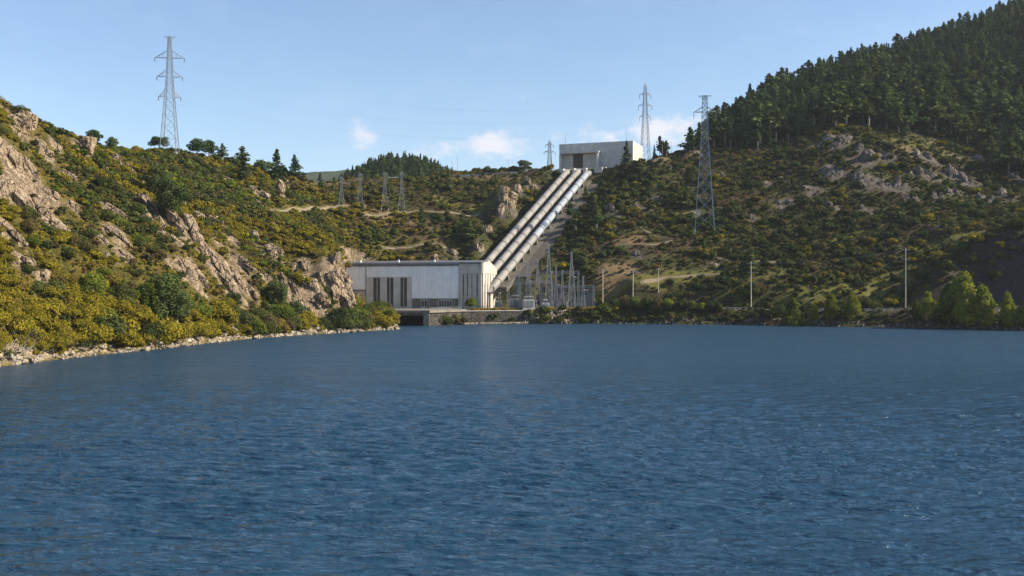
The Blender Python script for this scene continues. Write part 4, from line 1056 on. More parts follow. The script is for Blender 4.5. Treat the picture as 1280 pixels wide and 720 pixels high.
gp = []
for (ax, ay, az_), (bx, by, bz) in zip(ROAD[1:-1], ROAD[2:]):
    L_ = math.hypot(bx - ax, by - ay); k = int(L_ / 2.6)
    for i in range(k):
        s = i / k; x, y = ax + (bx - ax) * s, ay + (by - ay) * s; nx, ny = (by - ay) / L_, -(bx - ax) / L_
        x += nx * 3.2 if ny < 0 else -nx * 3.2; y += ny * 3.2 if ny < 0 else -ny * 3.2
        gp.append((x, y, float(zat(x, y))))
pm = MB().box(-.09, .09, -.09, .09, -.4, .85, M_WHITE).mesh('post')
for p in gp:
    o = link('post', pm, gr); o.location = p
MB().tube([(x, y, z + .68) for x, y, z in gp], .09, M_WHITE, 6, False).build('rail', gr)
# wall and fence in front of the plateau, pale parapet by the forest edge
wall_along('boundary_wall', [tuple(hit(565, 220)[:2]), tuple(hit(600, 219)[:2]), tuple(hit(640, 217.5)[:2]), tuple(hit(690, 214)[:2])], 70, lambda x, y: float(zat(x, y)) + .9, .5, M_CONC, 'low pale wall along the skyline left of the valve house', 'wall')
# ------------------------------------------------------------------ foliage kit
def leaf_mat(name, dark, light, dry=None, transl=0.25):
    """Leaf colour from each leaf's own tint and each plant's own tone."""
    m, nt, out = nt_new(name)
    t = N(nt, 'ShaderNodeAttribute', attribute_name='tint').outputs['Fac']
    oi = nt.nodes.new('ShaderNodeObjectInfo').outputs['Random']
    c = mixc(nt, t, dark, light)
    c = mixc(nt, mathn(nt, 'MULTIPLY', oi, 0.55), c, tuple(x * 0.5 for x in dark))
    if dry is not None:
        c = mixc(nt, mathn(nt, 'MULTIPLY', ramp(nt, oi, 0.7, 1.0), 0.6), c, dry)
    d = nt.nodes.new('ShaderNodeBsdfDiffuse'); tr = nt.nodes.new('ShaderNodeBsdfTranslucent'); mx = nt.nodes.new('ShaderNodeMixShader')
    nt.links.new(c, d.inputs['Color']); nt.links.new(c, tr.inputs['Color']); mx.inputs[0].default_value = transl
    nt.links.new(d.outputs[0], mx.inputs[1]); nt.links.new(tr.outputs[0], mx.inputs[2]); nt.links.new(mx.outputs[0], out.inputs['Surface'])
    return m
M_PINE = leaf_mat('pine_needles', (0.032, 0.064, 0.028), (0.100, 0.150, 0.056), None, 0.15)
M_PINE2 = leaf_mat('olive_pine_needles', (0.056, 0.088, 0.030), (0.160, 0.200, 0.062), None, 0.2)
M_GORSE = leaf_mat('yellow_gorse', (0.112, 0.112, 0.017), (0.390, 0.310, 0.030), (0.22, 0.165, 0.05))
M_SCRUB = leaf_mat('olive_scrub', (0.052, 0.070, 0.021), (0.155, 0.170, 0.050), (0.187, 0.133, 0.061))
M_DKSCRUB = leaf_mat('dark_scrub', (0.030, 0.050, 0.018), (0.092, 0.120, 0.040), (0.128, 0.093, 0.048))
M_GREEN = leaf_mat('fresh_green_leaves', (0.075, 0.120, 0.020), (0.240, 0.275, 0.045), None, 0.35)
M_POPLAR = leaf_mat('yellow_green_leaves', (0.125, 0.175, 0.026), (0.400, 0.400, 0.050), None, 0.42)
M_HEATH = leaf_mat('brown_heather', (0.072, 0.050, 0.026), (0.174, 0.126, 0.066), (0.192, 0.156, 0.096))
M_GOLD = leaf_mat('golden_grass', (0.240, 0.156, 0.017), (0.504, 0.324, 0.024))
M_BARK = wall_mat('bark', (0.13, 0.105, 0.085), (0.22, 0.18, 0.145), 0.4, 0.95, 0.1, 2.0, 0.5)
M_BARKPALE = wall_mat('pale_bark', (0.30, 0.26, 0.21), (0.40, 0.36, 0.30), 0.4, 0.95, 0.1, 2.0, 0.5)

def cards(c, nrm, size, rng, aspect=0.62):
    """One small leaf-spray quad per row of c, roughly facing nrm."""
    k = len(c); n_ = nrm + rng.normal(0, 0.55, (k, 3)); n_ /= np.linalg.norm(n_, axis=1, keepdims=True) + 1e-9
    a = np.cross(n_, rng.normal(0, 1, (k, 3))); a /= np.linalg.norm(a, axis=1, keepdims=True) + 1e-9
    b = np.cross(n_, a); s = np.asarray(size).reshape(-1, 1) * np.ones((k, 1)); a = a * s; b = b * s * aspect
    v = np.stack([c - a * .9 - b * .25, c + b * -.9, c + a, c + b], 1).reshape(-1, 3)
    return v, np.arange(k * 4).reshape(-1, 4)

def bush_mesh(name, seed, mat, n, w=1.0, h=0.8, lobes=7, leaf=0.13, spread=0.62):
    """Shrub about 2w wide and h high: leaf sprays on irregular overlapping mounds, a few bare stems."""
    rng = np.random.default_rng(seed); C = []; Nn = []; T = []
    for i in range(lobes):
        ang = rng.random() * 6.28; rr_ = (rng.random() ** .6) * spread * w; r = (0.30 + 0.28 * rng.random()) * w
        cz = h * (0.30 + 0.42 * rng.random() * (1 - rr_ / w * .6))
        k = int(n / lobes); d = rng.normal(0, 1, (k, 3)); d[:, 2] = np.abs(d[:, 2]) * 1.0 - 0.25; d /= np.linalg.norm(d, axis=1, keepdims=True)
        rad = r * (0.72 + 0.36 * rng.random((k, 1)))
        p = d * rad * np.array((1, 1, .95)) + np.array((math.cos(ang) * rr_, math.sin(ang) * rr_, cz)); C.append(p); Nn.append(d)
        T.append(np.clip(0.5 * rng.random() + 0.55 * rng.random(k) ** 1.5, 0, 1))
    C = np.concatenate(C); Nn = np.concatenate(Nn); T = np.concatenate(T); keep = C[:, 2] > -0.1 * h
    C, Nn, T = C[keep], Nn[keep], T[keep]
    v, f = cards(C, Nn, leaf * w * (0.7 + 0.7 * rng.random(len(C))), rng)
    return mesh_np(name, v, f, mat, attrs={'tint': T})

def trunk_mb(h, r, rng, limbs=5, lean=0.06, mat=None, top=0.96):
    b = MB(); mat = mat or M_BARK; lx, ly = rng.normal(0, lean, 2)
    pts = [(lx * h * t * t + .05 * h * .2 * math.sin(t * 5 + lx * 30), ly * h * t * t, h * t) for t in (-0.05, 0.0, .2, .4, .6, .8, top)]
    b.tube(pts, [r * 1.5, r * 1.25, r, r * .8, r * .6, r * .4, r * .15], mat, 6)
    for i in range(limbs):
        t = .35 + .5 * rng.random(); a = rng.random() * 6.28; l = h * (.13 + .12 * rng.random()) * (1.15 - t * .7)
        p = Vector((lx * h * t * t, ly * h * t * t, h * t)); q = p + Vector((math.cos(a) * l, math.sin(a) * l, l * .35))
        b.tube([p, (p + q) / 2 + Vector((0, 0, -.02 * h)), q], [r * .35, r * .25, r * .08], mat, 4)
    return b
def conifer_crown(seed, mat, H=10.0, R=2.2, base=0.14, dens=1.0, leaf=0.34, power=0.85, droop=0.25, jag=0.35):
    """Whorls of boughs on a cone; gaps between whorls, boughs of uneven length."""
    rng = np.random.default_rng(seed); C = []; Nn = []; T = []; z = base * H; lopsided = rng.random() * 6.28
    while z < H * 0.985:
        t = (z - base * H) / (H * (1 - base)); rad = R * ((1 - t) ** power) * (0.9 + .25 * math.sin(z * 2.1 + seed)); nb = max(3, int((5 + 3 * (1 - t)) * dens))
        low = min(1.0, .55 + t * 4); tone = rng.random()
        for i in range(nb):
            a = rng.random() * 6.28; l = rad * (1 - jag + jag * 1.6 * rng.random()) * low * (1 + .15 * math.cos(a - lopsided)); m = max(2, int(l / 0.42)); bt = .35 * tone + .35 * rng.random()
            s = (np.arange(m) + .6) / m; s = np.repeat(s, 3)
            p = np.stack([np.cos(a + rng.normal(0, .14, len(s))) * l * s, np.sin(a + rng.normal(0, .14, len(s))) * l * s, z - droop * l * s * s + rng.normal(0, .12, len(s)) + .12 * l * (s > .7)], 1)
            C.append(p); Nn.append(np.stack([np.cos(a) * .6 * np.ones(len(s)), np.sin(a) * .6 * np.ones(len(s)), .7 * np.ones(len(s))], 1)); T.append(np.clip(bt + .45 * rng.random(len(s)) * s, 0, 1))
        z += H * (0.045 + 0.025 * rng.random())
    p = np.stack([rng.normal(0, .07, 8), rng.normal(0, .07, 8), np.linspace(H * .95, H * 1.02, 8)], 1); C.append(p); Nn.append(np.tile((.3, .3, .8), (8, 1))); T.append(np.full(8, .5))
    C = np.concatenate(C); Nn = np.concatenate(Nn); T = np.concatenate(T)
    v, f = cards(C, Nn, leaf * (0.7 + .6 * rng.random(len(C))), rng, .7)
    return mesh_np('crown', v, f, mat, attrs={'tint': T})
def lobed_crown(seed, mat, lobes, n, leaf=0.3, flat=.75):
    """lobes: list of (x, y, z, r): clumps of leaves with open gaps between them."""
    rng = np.random.default_rng(seed); C = []; Nn = []; T = []; tot = sum(l[3] ** 2 for l in lobes)
    for x, y, z, r in lobes:
        k = max(20, int(n * r * r / tot)); d = rng.normal(0, 1, (k, 3)); d[:, 2] += .15; d /= np.linalg.norm(d, axis=1, keepdims=True)
        wob = 1 + .25 * np.sin(d[:, :1] * 5 + seed) * np.cos(d[:, 1:2] * 4)
        C.append(d * r * wob * (.6 + .5 * rng.random((k, 1)) ** .7) * np.array((1, 1, flat)) + np.array((x, y, z))); Nn.append(d + np.array((0, 0, .25))); T.append(np.clip(.5 * rng.random() + .5 * rng.random(k), 0, 1))
    C = np.concatenate(C); Nn = np.concatenate(Nn); T = np.concatenate(T)
    v, f = cards(C, Nn, leaf * (.7 + .6 * rng.random(len(C))), rng)
    return mesh_np('crown', v, f, mat, attrs={'tint': T})
def rand_lobes(seed, k, zlo, zhi, R, r0, r1, shape='round'):
    rng = np.random.default_rng(seed); out = []
    for i in range(k):
        t = (i + rng.random()) / k; z = zlo + (zhi - zlo) * t
        if shape == 'round': w = math.sin(PI * (0.15 + .8 * t)) * R
        elif shape == 'flat': w = R * (1 - .4 * t)
        else: w = R * (1 - t) ** .7 * min(1, .5 + t * 3)      # ovoid with a pointed tip
        a = i * 2.4 + rng.random(); q = w * (.35 + .6 * rng.random())
        out.append((math.cos(a) * q, math.sin(a) * q, z, (r0 + (r1 - r0) * rng.random()) * (1 if shape != 'point' else (1.1 - .65 * t))))
    return out
# kinds of tree, each 10 units high: (trunk mesh, crown mesh)
KIND = {}
def kind(name, crown, trunk_r=.16, limbs=5, seed=0, bark=None, top=.96):
    KIND.setdefault(name, []).append((trunk_mb(10, trunk_r, np.random.default_rng(seed + 900), limbs, .02, bark, top).mesh('trunk'), crown))
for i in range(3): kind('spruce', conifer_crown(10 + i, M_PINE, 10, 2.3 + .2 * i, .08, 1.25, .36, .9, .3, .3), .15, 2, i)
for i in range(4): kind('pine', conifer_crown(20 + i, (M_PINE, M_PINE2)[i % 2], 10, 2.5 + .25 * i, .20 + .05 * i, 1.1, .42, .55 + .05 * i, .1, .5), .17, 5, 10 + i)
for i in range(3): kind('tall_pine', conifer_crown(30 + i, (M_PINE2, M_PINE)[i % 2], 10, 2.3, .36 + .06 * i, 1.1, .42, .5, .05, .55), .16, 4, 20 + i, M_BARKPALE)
for i in range(3): kind('round_pine', lobed_crown(40 + i, (M_PINE, M_PINE2)[i % 2], rand_lobes(40 + i, 12, 4.6, 9.2, 3.0, 1.1, 1.8), 1700, .36, .7), .24, 7, 30 + i)
for i in range(2): kind('umbrella_pine', lobed_crown(50 + i, M_PINE, rand_lobes(50 + i, 14, 5.2, 8.6, 5.2, 1.6, 2.4, 'flat'), 2400, .4, .6), .30, 9, 40 + i, None, .75)
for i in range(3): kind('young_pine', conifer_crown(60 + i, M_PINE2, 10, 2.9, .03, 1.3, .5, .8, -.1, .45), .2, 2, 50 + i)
for i in range(4): kind('poplar', lobed_crown(70 + i, (M_POPLAR, M_GREEN)[i % 2 if i < 3 else 0], rand_lobes(70 + i, 26, 1.6, 9.3, 3.4, .85, 1.45, 'point'), 4200, .25, 1.0), .16, 6, 60 + i)
for i in range(2): kind('slope_tree', lobed_crown(80 + i, (M_GREEN, M_PINE2)[i], rand_lobes(80 + i, 18, 3.0, 9.3, 3.3, .9, 1.6), 4200, .24, .9), .15, 8, 70 + i, M_BARKPALE)

TREES = []
def tree(kname, var, p, h, label, group=None, rz=None, cat='tree', name=None, wide=1.0):
    tm, cm = KIND[kname][var % len(KIND[kname])]
    t = thing(name or ('pine_tree' if 'pine' in kname else 'spruce_tree' if kname == 'spruce' else 'broadleaf_tree'), label, cat, tuple(p), rz if rz is not None else (p[0] * 7.3 + p[1]) % 6.28, group, h / 10.0)
    t.scale = (h / 10 * wide, h / 10 * wide, h / 10)
    link('trunk', tm, t); link('crown', cm, t); TREES.append((p[0], p[1])); return t
def at_px(px, py): return hit(px, py)
def tree_px(kname, var, px, pbase, ptop, label, group=None, wide=1.0, d=None, name=None):
    p = at_px(px, pbase) if d is None else np.array((*P3(px, 0, d)[:2], 0.0)); p[2] = float(zat(p[0], p[1]))
    h = P3(px, ptop, p[1])[2] - p[2]
    return tree(kname, var, (p[0], p[1], p[2] - .15), h, label, group, None, 'tree', name, wide)

# ------------------------------------------------------------------ the trees one can name one by one
CR = 'trees along the crest of the left ridge'
for a in (('round_pine', 0, 117, 183, 165, 'first round dark pine along the crest, above the pale crest rock', 1.25, 352), ('round_pine', 1, 140, 188, 174, 'small ragged pine right beside the crest rock', 1.0, 372),
          ('umbrella_pine', 0, 199, 189, 172.5, 'wide dark pine at the foot of the thin crest pylon', .95, 418), ('round_pine', 2, 246, 198, 176, 'thick rounded pine, first of the clump after the crest pylon', 1.15, 436),
          ('round_pine', 0, 261, 199, 178, 'second pine of the clump after the crest pylon', 1.05, 441), ('tall_pine', 0, 278, 206, 183, 'open pine with a bare stem at the end of the crest clump', 1.5, 446),
          ('pine', 1, 303, 212, 186, 'bushy topped pine standing at the bend of the crest', 1.6, 457), ('pine', 0, 304, 228, 198, 'dark pine just below the bend of the crest', 1.25, 430),
          ('round_pine', 1, 327, 213, 203, 'low rounded tree between the two crest conifers', 1.5, 470), ('spruce', 0, 346, 217, 190, 'taller of the two pointed conifers at the end of the crest', 1.7, 480),
          ('spruce', 1, 368, 218.5, 196.5, 'shorter pointed conifer at the end of the crest', 1.75, 487), ('spruce', 2, 400, 232, 220, 'little fir on the dry slope under the far blue ridge', 1.2, 510),
          ('round_pine', 2, 318, 224, 213, 'bushy tree below the low rounded crest tree', 1.5, 455), ('young_pine', 0, 345, 231, 217, 'stocky pine on the slope below the taller pointed conifer', 1.2, 468), ('young_pine', 1, 356, 232, 220, 'second stocky pine on the slope below the crest conifers', 1.2, 470)):
    tree_px(a[0], a[1], a[2], a[3], a[4] - 3.5, a[5], CR, a[6] * 1.12, a[7])
for a in (('slope_tree', 1, 210, 276, 222, 'dark green tree leaning over the cliffs below the crest pylon', 1.1), ('tall_pine', 1, 231, 263, 232, 'thin stemmed pine beside the dark tree over the cliffs', 1.5),
          ('slope_tree', 1, 196, 246, 203, 'shadowy tree highest on the slope under the crest pylon', 1.05),
          ('slope_tree', 0, 116, 393, 340, 'fresh green tree with a pale stem amid yellow gorse', 1.15), ('slope_tree', 1, 206, 414, 340, 'large dark green tree by the shore below the cliffs', 1.15), ('slope_tree', 1, 222, 408, 360, 'second dark tree leaning against the large shore tree', 1.2),
          ('slope_tree', 0, 186, 402, 352, 'mid green tree tucked behind the large shore tree', 1.2), ('slope_tree', 1, 348, 390, 350, 'dark tree in the gully beside the last cliff', 1.1), ('slope_tree', 0, 130, 425, 385, 'bright green bushy tree at the water edge', 1.4)):
    tree_px(*a[:6], 'trees on the gorse slope', a[6])
for a in (('umbrella_pine', 1, 655, 216, 199, 'round crowned pine alone on the skyline above the pipes', 1.15, 562), ('spruce', 0, 628, 216, 207, 'tiny pointed tree on the skyline near the round crowned pine', 1.1, 566),
          ('spruce', 1, 783, 205, 176, 'dark spruce standing against the valve house front', 1.25, 545)):
    tree_px(a[0], a[1], a[2], a[3], a[4], a[5], 'trees on the plateau', a[6], a[7])
for a in (('tall_pine', 2, 720, 292, 266, 'dark pine with a pale stem beside the gravel strip', 1.6), ('tall_pine', 0, 746, 292, 254, 'taller slender pine a little uphill of the gravel strip', 1.2), ('young_pine', 2, 743, 262, 240, 'first of the young pines in a row under the valve house', 1.2),
          ('young_pine', 0, 757, 262, 241, 'second young pine in the row under the valve house', 1.2), ('young_pine', 1, 772, 261, 240, 'third young pine in the row under the valve house', 1.2), ('young_pine', 2, 732, 250, 232, 'dark young pine close to the upper end of the pipes', 1.3),
          ('pine', 2, 712, 275, 252, 'dense dark pine crowding the gravel strip', 1.5), ('young_pine', 0, 800, 216, 198, 'bushy pine beneath the sunlit side of the valve house', 1.6), ('young_pine', 1, 815, 226, 206, 'young pine on the scrub below the pale parapet', 1.4),
          ('young_pine', 2, 527, 272, 257, 'lone bushy pine at the foot of the tallest lattice tower', 1.6), ('young_pine', 0, 586, 302, 274, 'broad dark pine on the slope above the hall', 1.5), ('young_pine', 1, 573, 303, 282, 'smaller dark pine beside the broad one above the hall', 1.5),
          ('young_pine', 1, 880, 318, 298, 'young pine below the biggest pylon', 1.3), ('young_pine', 2, 940, 340, 312, 'young pine right behind the two armed road pole', 1.3), ('young_pine', 0, 858, 262, 232, 'tall scrub pine uphill of the biggest pylon', 1.3)):
    tree_px(*a[:6], 'scattered pines near the penstocks', a[6])
BK = 'young trees along the road bank'
for a in (('poplar', 1, 991, 400, 370, 'small green tree, first along the road bank', 1.1, 373), ('poplar', 0, 1018, 397, 379, 'tiny yellow green sapling after the first bank tree', 1.1, 373), ('poplar', 0, 1039, 401, 366, 'bright young tree, smaller of a pair on the road bank', 1.15, 371),
          ('poplar', 3, 1065, 405, 365, 'bright young tree, wider of a pair on the road bank', 1.25, 369), ('poplar', 1, 1145, 404, 374, 'dull green small tree near the tallest pole', 1.0, 358), ('poplar', 2, 1160, 406, 362, 'pointed green tree next to the biggest bank tree', 1.1, 355),
          ('poplar', 3, 1203, 411, 336, 'biggest bank tree with a glowing yellow green crown', 1.15, 347), ('poplar', 0, 1228, 410, 354, 'yellow green tree merging with the biggest bank tree', 1.2, 342.5), ('poplar', 1, 1186, 408, 350, 'dark green tree shaded behind the biggest bank tree', 1.1, 350),
          ('poplar', 0, 1259, 406, 363, 'slim pointed yellow green tree at the end of the bank', .9, 338.5), ('poplar', 1, 1275, 408, 380, 'low leafy tree beyond the slim pointed tree', 1.2, 336), ('poplar', 1, 1287, 408, 368, 'green tree cut by the picture edge', 1.1, 334)):
    tree_px(a[0], a[1], a[2], a[3], a[4], a[5], BK, a[6], a[7])

# ------------------------------------------------------------------ scattering helpers
def in_poly(poly, x, y):
    ins = np.zeros(x.shape, bool); m = len(poly)
    for i in range(m):
        ax, ay = poly[i]; bx, by = poly[(i + 1) % m]
        if ay != by: ins ^= ((ay > y) != (by > y)) & (x < ax + (y - ay) / (by - ay) * (bx - ax))
    return ins
def jitter(cell, x0, x1, y0, y1, seed):
    rng = np.random.default_rng(seed)
    gx, gy = np.meshgrid(np.arange(x0, x1, cell), np.arange(y0, y1, cell))
    x = gx.ravel() + rng.random(gx.size) * cell; y = gy.ravel() + rng.random(gx.size) * cell
    ok = np.abs(x) < y * (640 / F) * 1.12 + 12
    return x[ok], y[ok], rng
def visible(x, y, z, up):
    """Whether a point that far above the ground shows over everything between it and the camera."""
    ok = np.ones(x.shape, bool)
    for t in np.linspace(.28, .985, 60):
        ok &= zat(x * t, y * t) < CAM_H + (z + up - CAM_H) * t + .3
    return ok
def level_free(x, y, m=1.0):
    d1 = poly_dist(PAD, x, y); d2 = seg_dist(ROAD, x, y)[0]; d3 = poly_dist(STATION[:3] + [(96, 600), (20, 612), (8, 580)], x, y)
    s = ((x - PEN_A[0]) * PEN_U[0] + (y - PEN_A[1]) * PEN_U[1]); o = (x - PEN_A[0]) * PEN_V[0] + (y - PEN_A[1]) * PEN_V[1]
    for T in TRACKS: d2 = np.minimum(d2, seg_dist(T, x, y)[0] + 3.2)
    pen = (s > -25) & (s < PEN_L + 10) & (o > -10.5) & (o < 16)
    return (d1 > m) & (d2 > 4.0 + m) & (d3 > -4) & ~pen & (lake_dist(x, y) > .6)
def scatter(name, protos, x, y, z, scl, rot, idx, label, cat=None):
    """ONE object: a cloud of points, each carrying one of the plant meshes."""
    me = D.meshes.new(name); me.vertices.add(len(x)); me.vertices.foreach_set('co', np.stack([x, y, z], 1).astype(np.float32).ravel())
    for k, v, ty in (('scl', scl, 'FLOAT'), ('rot', rot, 'FLOAT'), ('idx', idx, 'INT')):
        a = me.attributes.new(k, ty, 'POINT'); a.data.foreach_set('value', np.asarray(v, np.float32 if ty == 'FLOAT' else np.int32))
    o = link(name, me); g = D.node_groups.new(name, 'GeometryNodeTree')
    g.interface.new_socket('Geometry', in_out='INPUT', socket_type='NodeSocketGeometry'); g.interface.new_socket('Geometry', in_out='OUTPUT', socket_type='NodeSocketGeometry')
    gi = g.nodes.new('NodeGroupInput'); gout = g.nodes.new('NodeGroupOutput'); jn = g.nodes.new('GeometryNodeJoinGeometry')
    def attr(k, ty):
        n_ = g.nodes.new('GeometryNodeInputNamedAttribute'); n_.data_type = ty; n_.inputs['Name'].default_value = k; return n_.outputs[0]
    s_, r_, i_ = attr('scl', 'FLOAT'), attr('rot', 'FLOAT'), attr('idx', 'INT')
    cx = g.nodes.new('ShaderNodeCombineXYZ'); g.links.new(r_, cx.inputs[2])
    for k, pm_ in enumerate(protos):
        po = D.objects.new(name + '_kind', pm_)
        oi = g.nodes.new('GeometryNodeObjectInfo'); oi.inputs['Object'].default_value = po; oi.inputs['As Instance'].default_value = True
        cmpn = g.nodes.new('FunctionNodeCompare'); cmpn.data_type = 'INT'; cmpn.operation = 'EQUAL'
        ins = [q for q in cmpn.inputs if q.type == 'INT']; g.links.new(i_, ins[0]); ins[1].default_value = k
        ip = g.nodes.new('GeometryNodeInstanceOnPoints')
        g.links.new(gi.outputs[0], ip.inputs['Points']); g.links.new(cmpn.outputs[0], ip.inputs['Selection']); g.links.new(oi.outputs['Geometry'], ip.inputs['Instance'])
        g.links.new(cx.outputs[0], ip.inputs['Rotation']); g.links.new(s_, ip.inputs['Scale']); g.links.new(ip.outputs[0], jn.inputs[0])
    g.links.new(jn.outputs[0], gout.inputs[0])
    md = o.modifiers.new('scatter', 'NODES'); md.node_group = g
    return tag(o, label, cat, None, 'stuff')
def joined(tm, cm, name):
    """Trunk and crown of one kind as a single mesh, for the trees past the limit."""
    nv = len(tm.vertices); a = np.empty(nv * 3, np.float32); tm.vertices.foreach_get('co', a); b = np.empty(len(cm.vertices) * 3, np.float32); cm.vertices.foreach_get('co', b)
    v = np.concatenate([a.reshape(-1, 3), b.reshape(-1, 3)]); f = [tuple(p.vertices) for p in tm.polygons if len(p.vertices) == 4]
    cf = np.arange(len(cm.vertices)).reshape(-1, 4) + nv
    tint = np.empty(len(cm.polygons), np.float32); cm.attributes['tint'].data.foreach_get('value', tint)
    return mesh_np(name, v, np.concatenate([np.array(f), cf]), [tm.materials[0], cm.materials[0]], np.r_[np.zeros(len(f)), np.ones(len(cf))], attrs={'tint': np.r_[np.zeros(len(f)), tint]})

# ------------------------------------------------------------------ the pine forest on the right mountain
FOREST = [(812, 203), (835, 197), (850, 192), (900, 188), (950, 192), (990, 180), (1030, 164), (1060, 158), (1110, 168), (1150, 172), (1190, 178), (1226, 188), (1245, 212), (1290, 240), (1460, 262), (1460, -160), (1180, -60), (800, 150)]
x, y, rng = jitter(6.3, 60, 480, 470, 900, 5)
z = zat(x, y); px, py = pix(x, y, z); n2 = fbm(x / 45, y / 45, 3, 21)
ok = in_poly(FOREST, px + fbm(x / 12, y / 12, 2, 6) * 10, py + fbm(x / 15, y / 15, 2, 4) * 6) & visible(x, y, z, 7.0) & (n2 > -.62) & level_free(x, y) & (rng.random(len(x)) < .93)
x, y, z = x[ok], y[ok], z[ok]; px, py = pix(x, y, z)
hgt = (9.0 + 13.0 * rng.random(len(x)) ** .9) * (1 + .18 * fbm(x / 30, y / 30, 2, 9)); hgt *= np.where(py > 175, .92, 1.0) * np.where(px < 880, .68, 1.0)
edge = ~in_poly(FOREST, px, py + 13)
kinds = np.where(rng.random(len(x)) < np.where(edge, .42, .08), 2, np.where(rng.random(len(x)) < .30, 0, 1))      # 0 spruce, 1 pine, 2 tall bare-stemmed pine
order = np.argsort(-(hgt / y) - np.where(edge, .004, 0)); KN = ['spruce', 'pine', 'tall_pine']
LIM = 230; pick = [i for i in order if -20 < px[i] < 1300 and py[i] - hgt[i] / y[i] * F > -8][:LIM]; taken = np.zeros(len(x), bool); taken[pick] = True
sky_edge = {}
for n_, i in enumerate(pick):
    kn = KN[kinds[i]]
    what = ('pointed dark conifer', 'full dark green pine', 'bare stemmed pine')[kinds[i]]
    size = 'tall' if hgt[i] > 18.5 else 'short' if hgt[i] < 14.5 else 'middling'
    row = 'at the edge of' if edge[i] else 'high in' if py[i] < 105 else 'halfway up' if py[i] < 140 else 'low in'
    spot = ('by the pale parapet' if px[i] < 860 else 'behind the biggest pylon' if px[i] < 915 else 'just past the biggest pylon' if px[i] < 985 else 'over the first big rock' if px[i] < 1065 else 'over the middle rocks'
            if px[i] < 1130 else 'over the grassy shoulder' if px[i] < 1200 else 'past the rock band' if px[i] < 1250 else 'at the far end')
    tree(kn, int(rng.integers(0, 9)), (x[i], y[i], z[i] - .2), float(hgt[i]), f'{size} {what} {row} the forest {spot}', 'pines of the mountain forest', float(rng.random() * 6.28), 'tree', ('spruce_tree', 'pine_tree', 'pine_tree')[kinds[i]], 1.3 + .45 * float(rng.random()))
rest = ~taken
protos = [joined(*KIND['spruce'][k], 'forest_tree') for k in range(3)] + [joined(*KIND['pine'][k], 'forest_tree') for k in range(4)] + [joined(*KIND['tall_pine'][k], 'forest_tree') for k in range(3)]
pi = np.where(kinds == 0, rng.integers(0, 3, len(x)), np.where(kinds == 1, 3 + rng.integers(0, 4, len(x)), 7 + rng.integers(0, 3, len(x))))
scatter('pine_forest', protos, x[rest], y[rest], z[rest] - .2, hgt[rest] / 10, rng.random(rest.sum()) * 6.28, pi[rest], 'dense dark pine forest covering the mountain on the right', 'forest')
# the wood on the far knoll
x, y, rng = jitter(4.6, -170, -5, 715, 885, 8)
KX, KY = x, y; rk = np.hypot((x + 88) / 80, (y - 800) / 80)
z = 75 + 39 * np.clip(np.cos(np.clip(rk, 0, 1) * PI / 2), 0, 1) ** 1.2 * .97
ok = rk < .74; x, y, z = x[ok], y[ok], z[ok]
scatter('far_wood', protos[:7], x, y, z - 1, (.75 + .5 * rng.random(len(x))), rng.random(len(x)) * 6.28, rng.integers(0, 7, len(x)), 'small dark wood on the knoll beyond the dry slope', 'forest')

# ------------------------------------------------------------------ scrub: the cover of the slopes
B_GORSE = [bush_mesh('gorse', 100 + i, M_GORSE, 460, 1.0, 1.15, 8, .15) for i in range(3)]
B_OLIVE = [bush_mesh('scrub', 110 + i, M_SCRUB, 420, 1.0, 1.1, 7, .16) for i in range(3)]
B_DARK = [bush_mesh('scrub', 120 + i, M_DKSCRUB, 420, 1.0, 1.25, 7, .17) for i in range(3)]
B_HEATH = [bush_mesh('heather', 130 + i, M_HEATH, 240, 1.0, .5, 8, .13) for i in range(2)]
B_GREEN = [bush_mesh('scrub', 140 + i, M_GREEN, 460, 1.0, 1.35, 8, .15) for i in range(2)]
ALLB = B_GORSE + B_OLIVE + B_DARK + B_HEATH + B_GREEN       # 0-2 gorse, 3-5 olive, 6-8 dark, 9-10 heather, 11-12 green
TR = np.array(TREES)
OPEN = 1 - .8 * GRASS
def cover(cell, x0, x1, y0, y1, seed, dens, choose, size, up=1.5):
    x, y, rng = jitter(cell, x0, x1, y0, y1, seed); z = zat(x, y)
    rock = grid_at(RM, x, y); px, py = pix(x, y, z)
    ok = level_free(x, y) & (rng.random(len(x)) < dens(x, y, px, py) * np.clip(1.2 - 2.2 * rock, 0.05, 1) * (grid_at(OPEN, x, y) if cell > 1.7 or x0 > -200 else 1) * ~((px > 433) & (px < 480) & (py < 372) & (y < 400))) & visible(x, y, z, up)
    x, y, z, px, py = x[ok], y[ok], z[ok], px[ok], py[ok]
    return x, y, z, px, py, choose(x, y, px, py, rng), size(x, y, rng), rng
def leftness(x, y): return sstep(-15, -62, x + .26 * (y - 400)) * sstep(540, 430, y)
# left hill
def choose_left(x, y, px, py, rng):
    r = rng.random(len(x)); n_ = fbm(x / 19, y / 19, 3, 71); low = sstep(330, 400, py)
    g = .50 + 1.5 * n_ - .25 * sstep(140, 240, px) * sstep(300, 220, py) + .1 * low
    k = np.where(r < g, rng.integers(0, 3, len(x)), np.where(rng.random(len(x)) < .50, 3 + rng.integers(0, 3, len(x)), np.where(rng.random(len(x)) < .55, 6 + rng.integers(0, 3, len(x)), np.where(rng.random(len(x)) < .5, 9 + rng.integers(0, 2, len(x)), 11 + rng.integers(0, 2, len(x))))))
    return k
xl, yl, zl, pxl, pyl, kl, sl, rg = cover(1.7, -230, 0, 165, 540, 31, lambda x, y, px, py: leftness(x, y) * .86 * np.where(py < 240, .8, 1), choose_left,
                                        lambda x, y, rng: (.80 + 1.7 * rng.random(len(x)) ** 2.3) * (1 + .35 * fbm(x / 9, y / 9, 2, 13)))
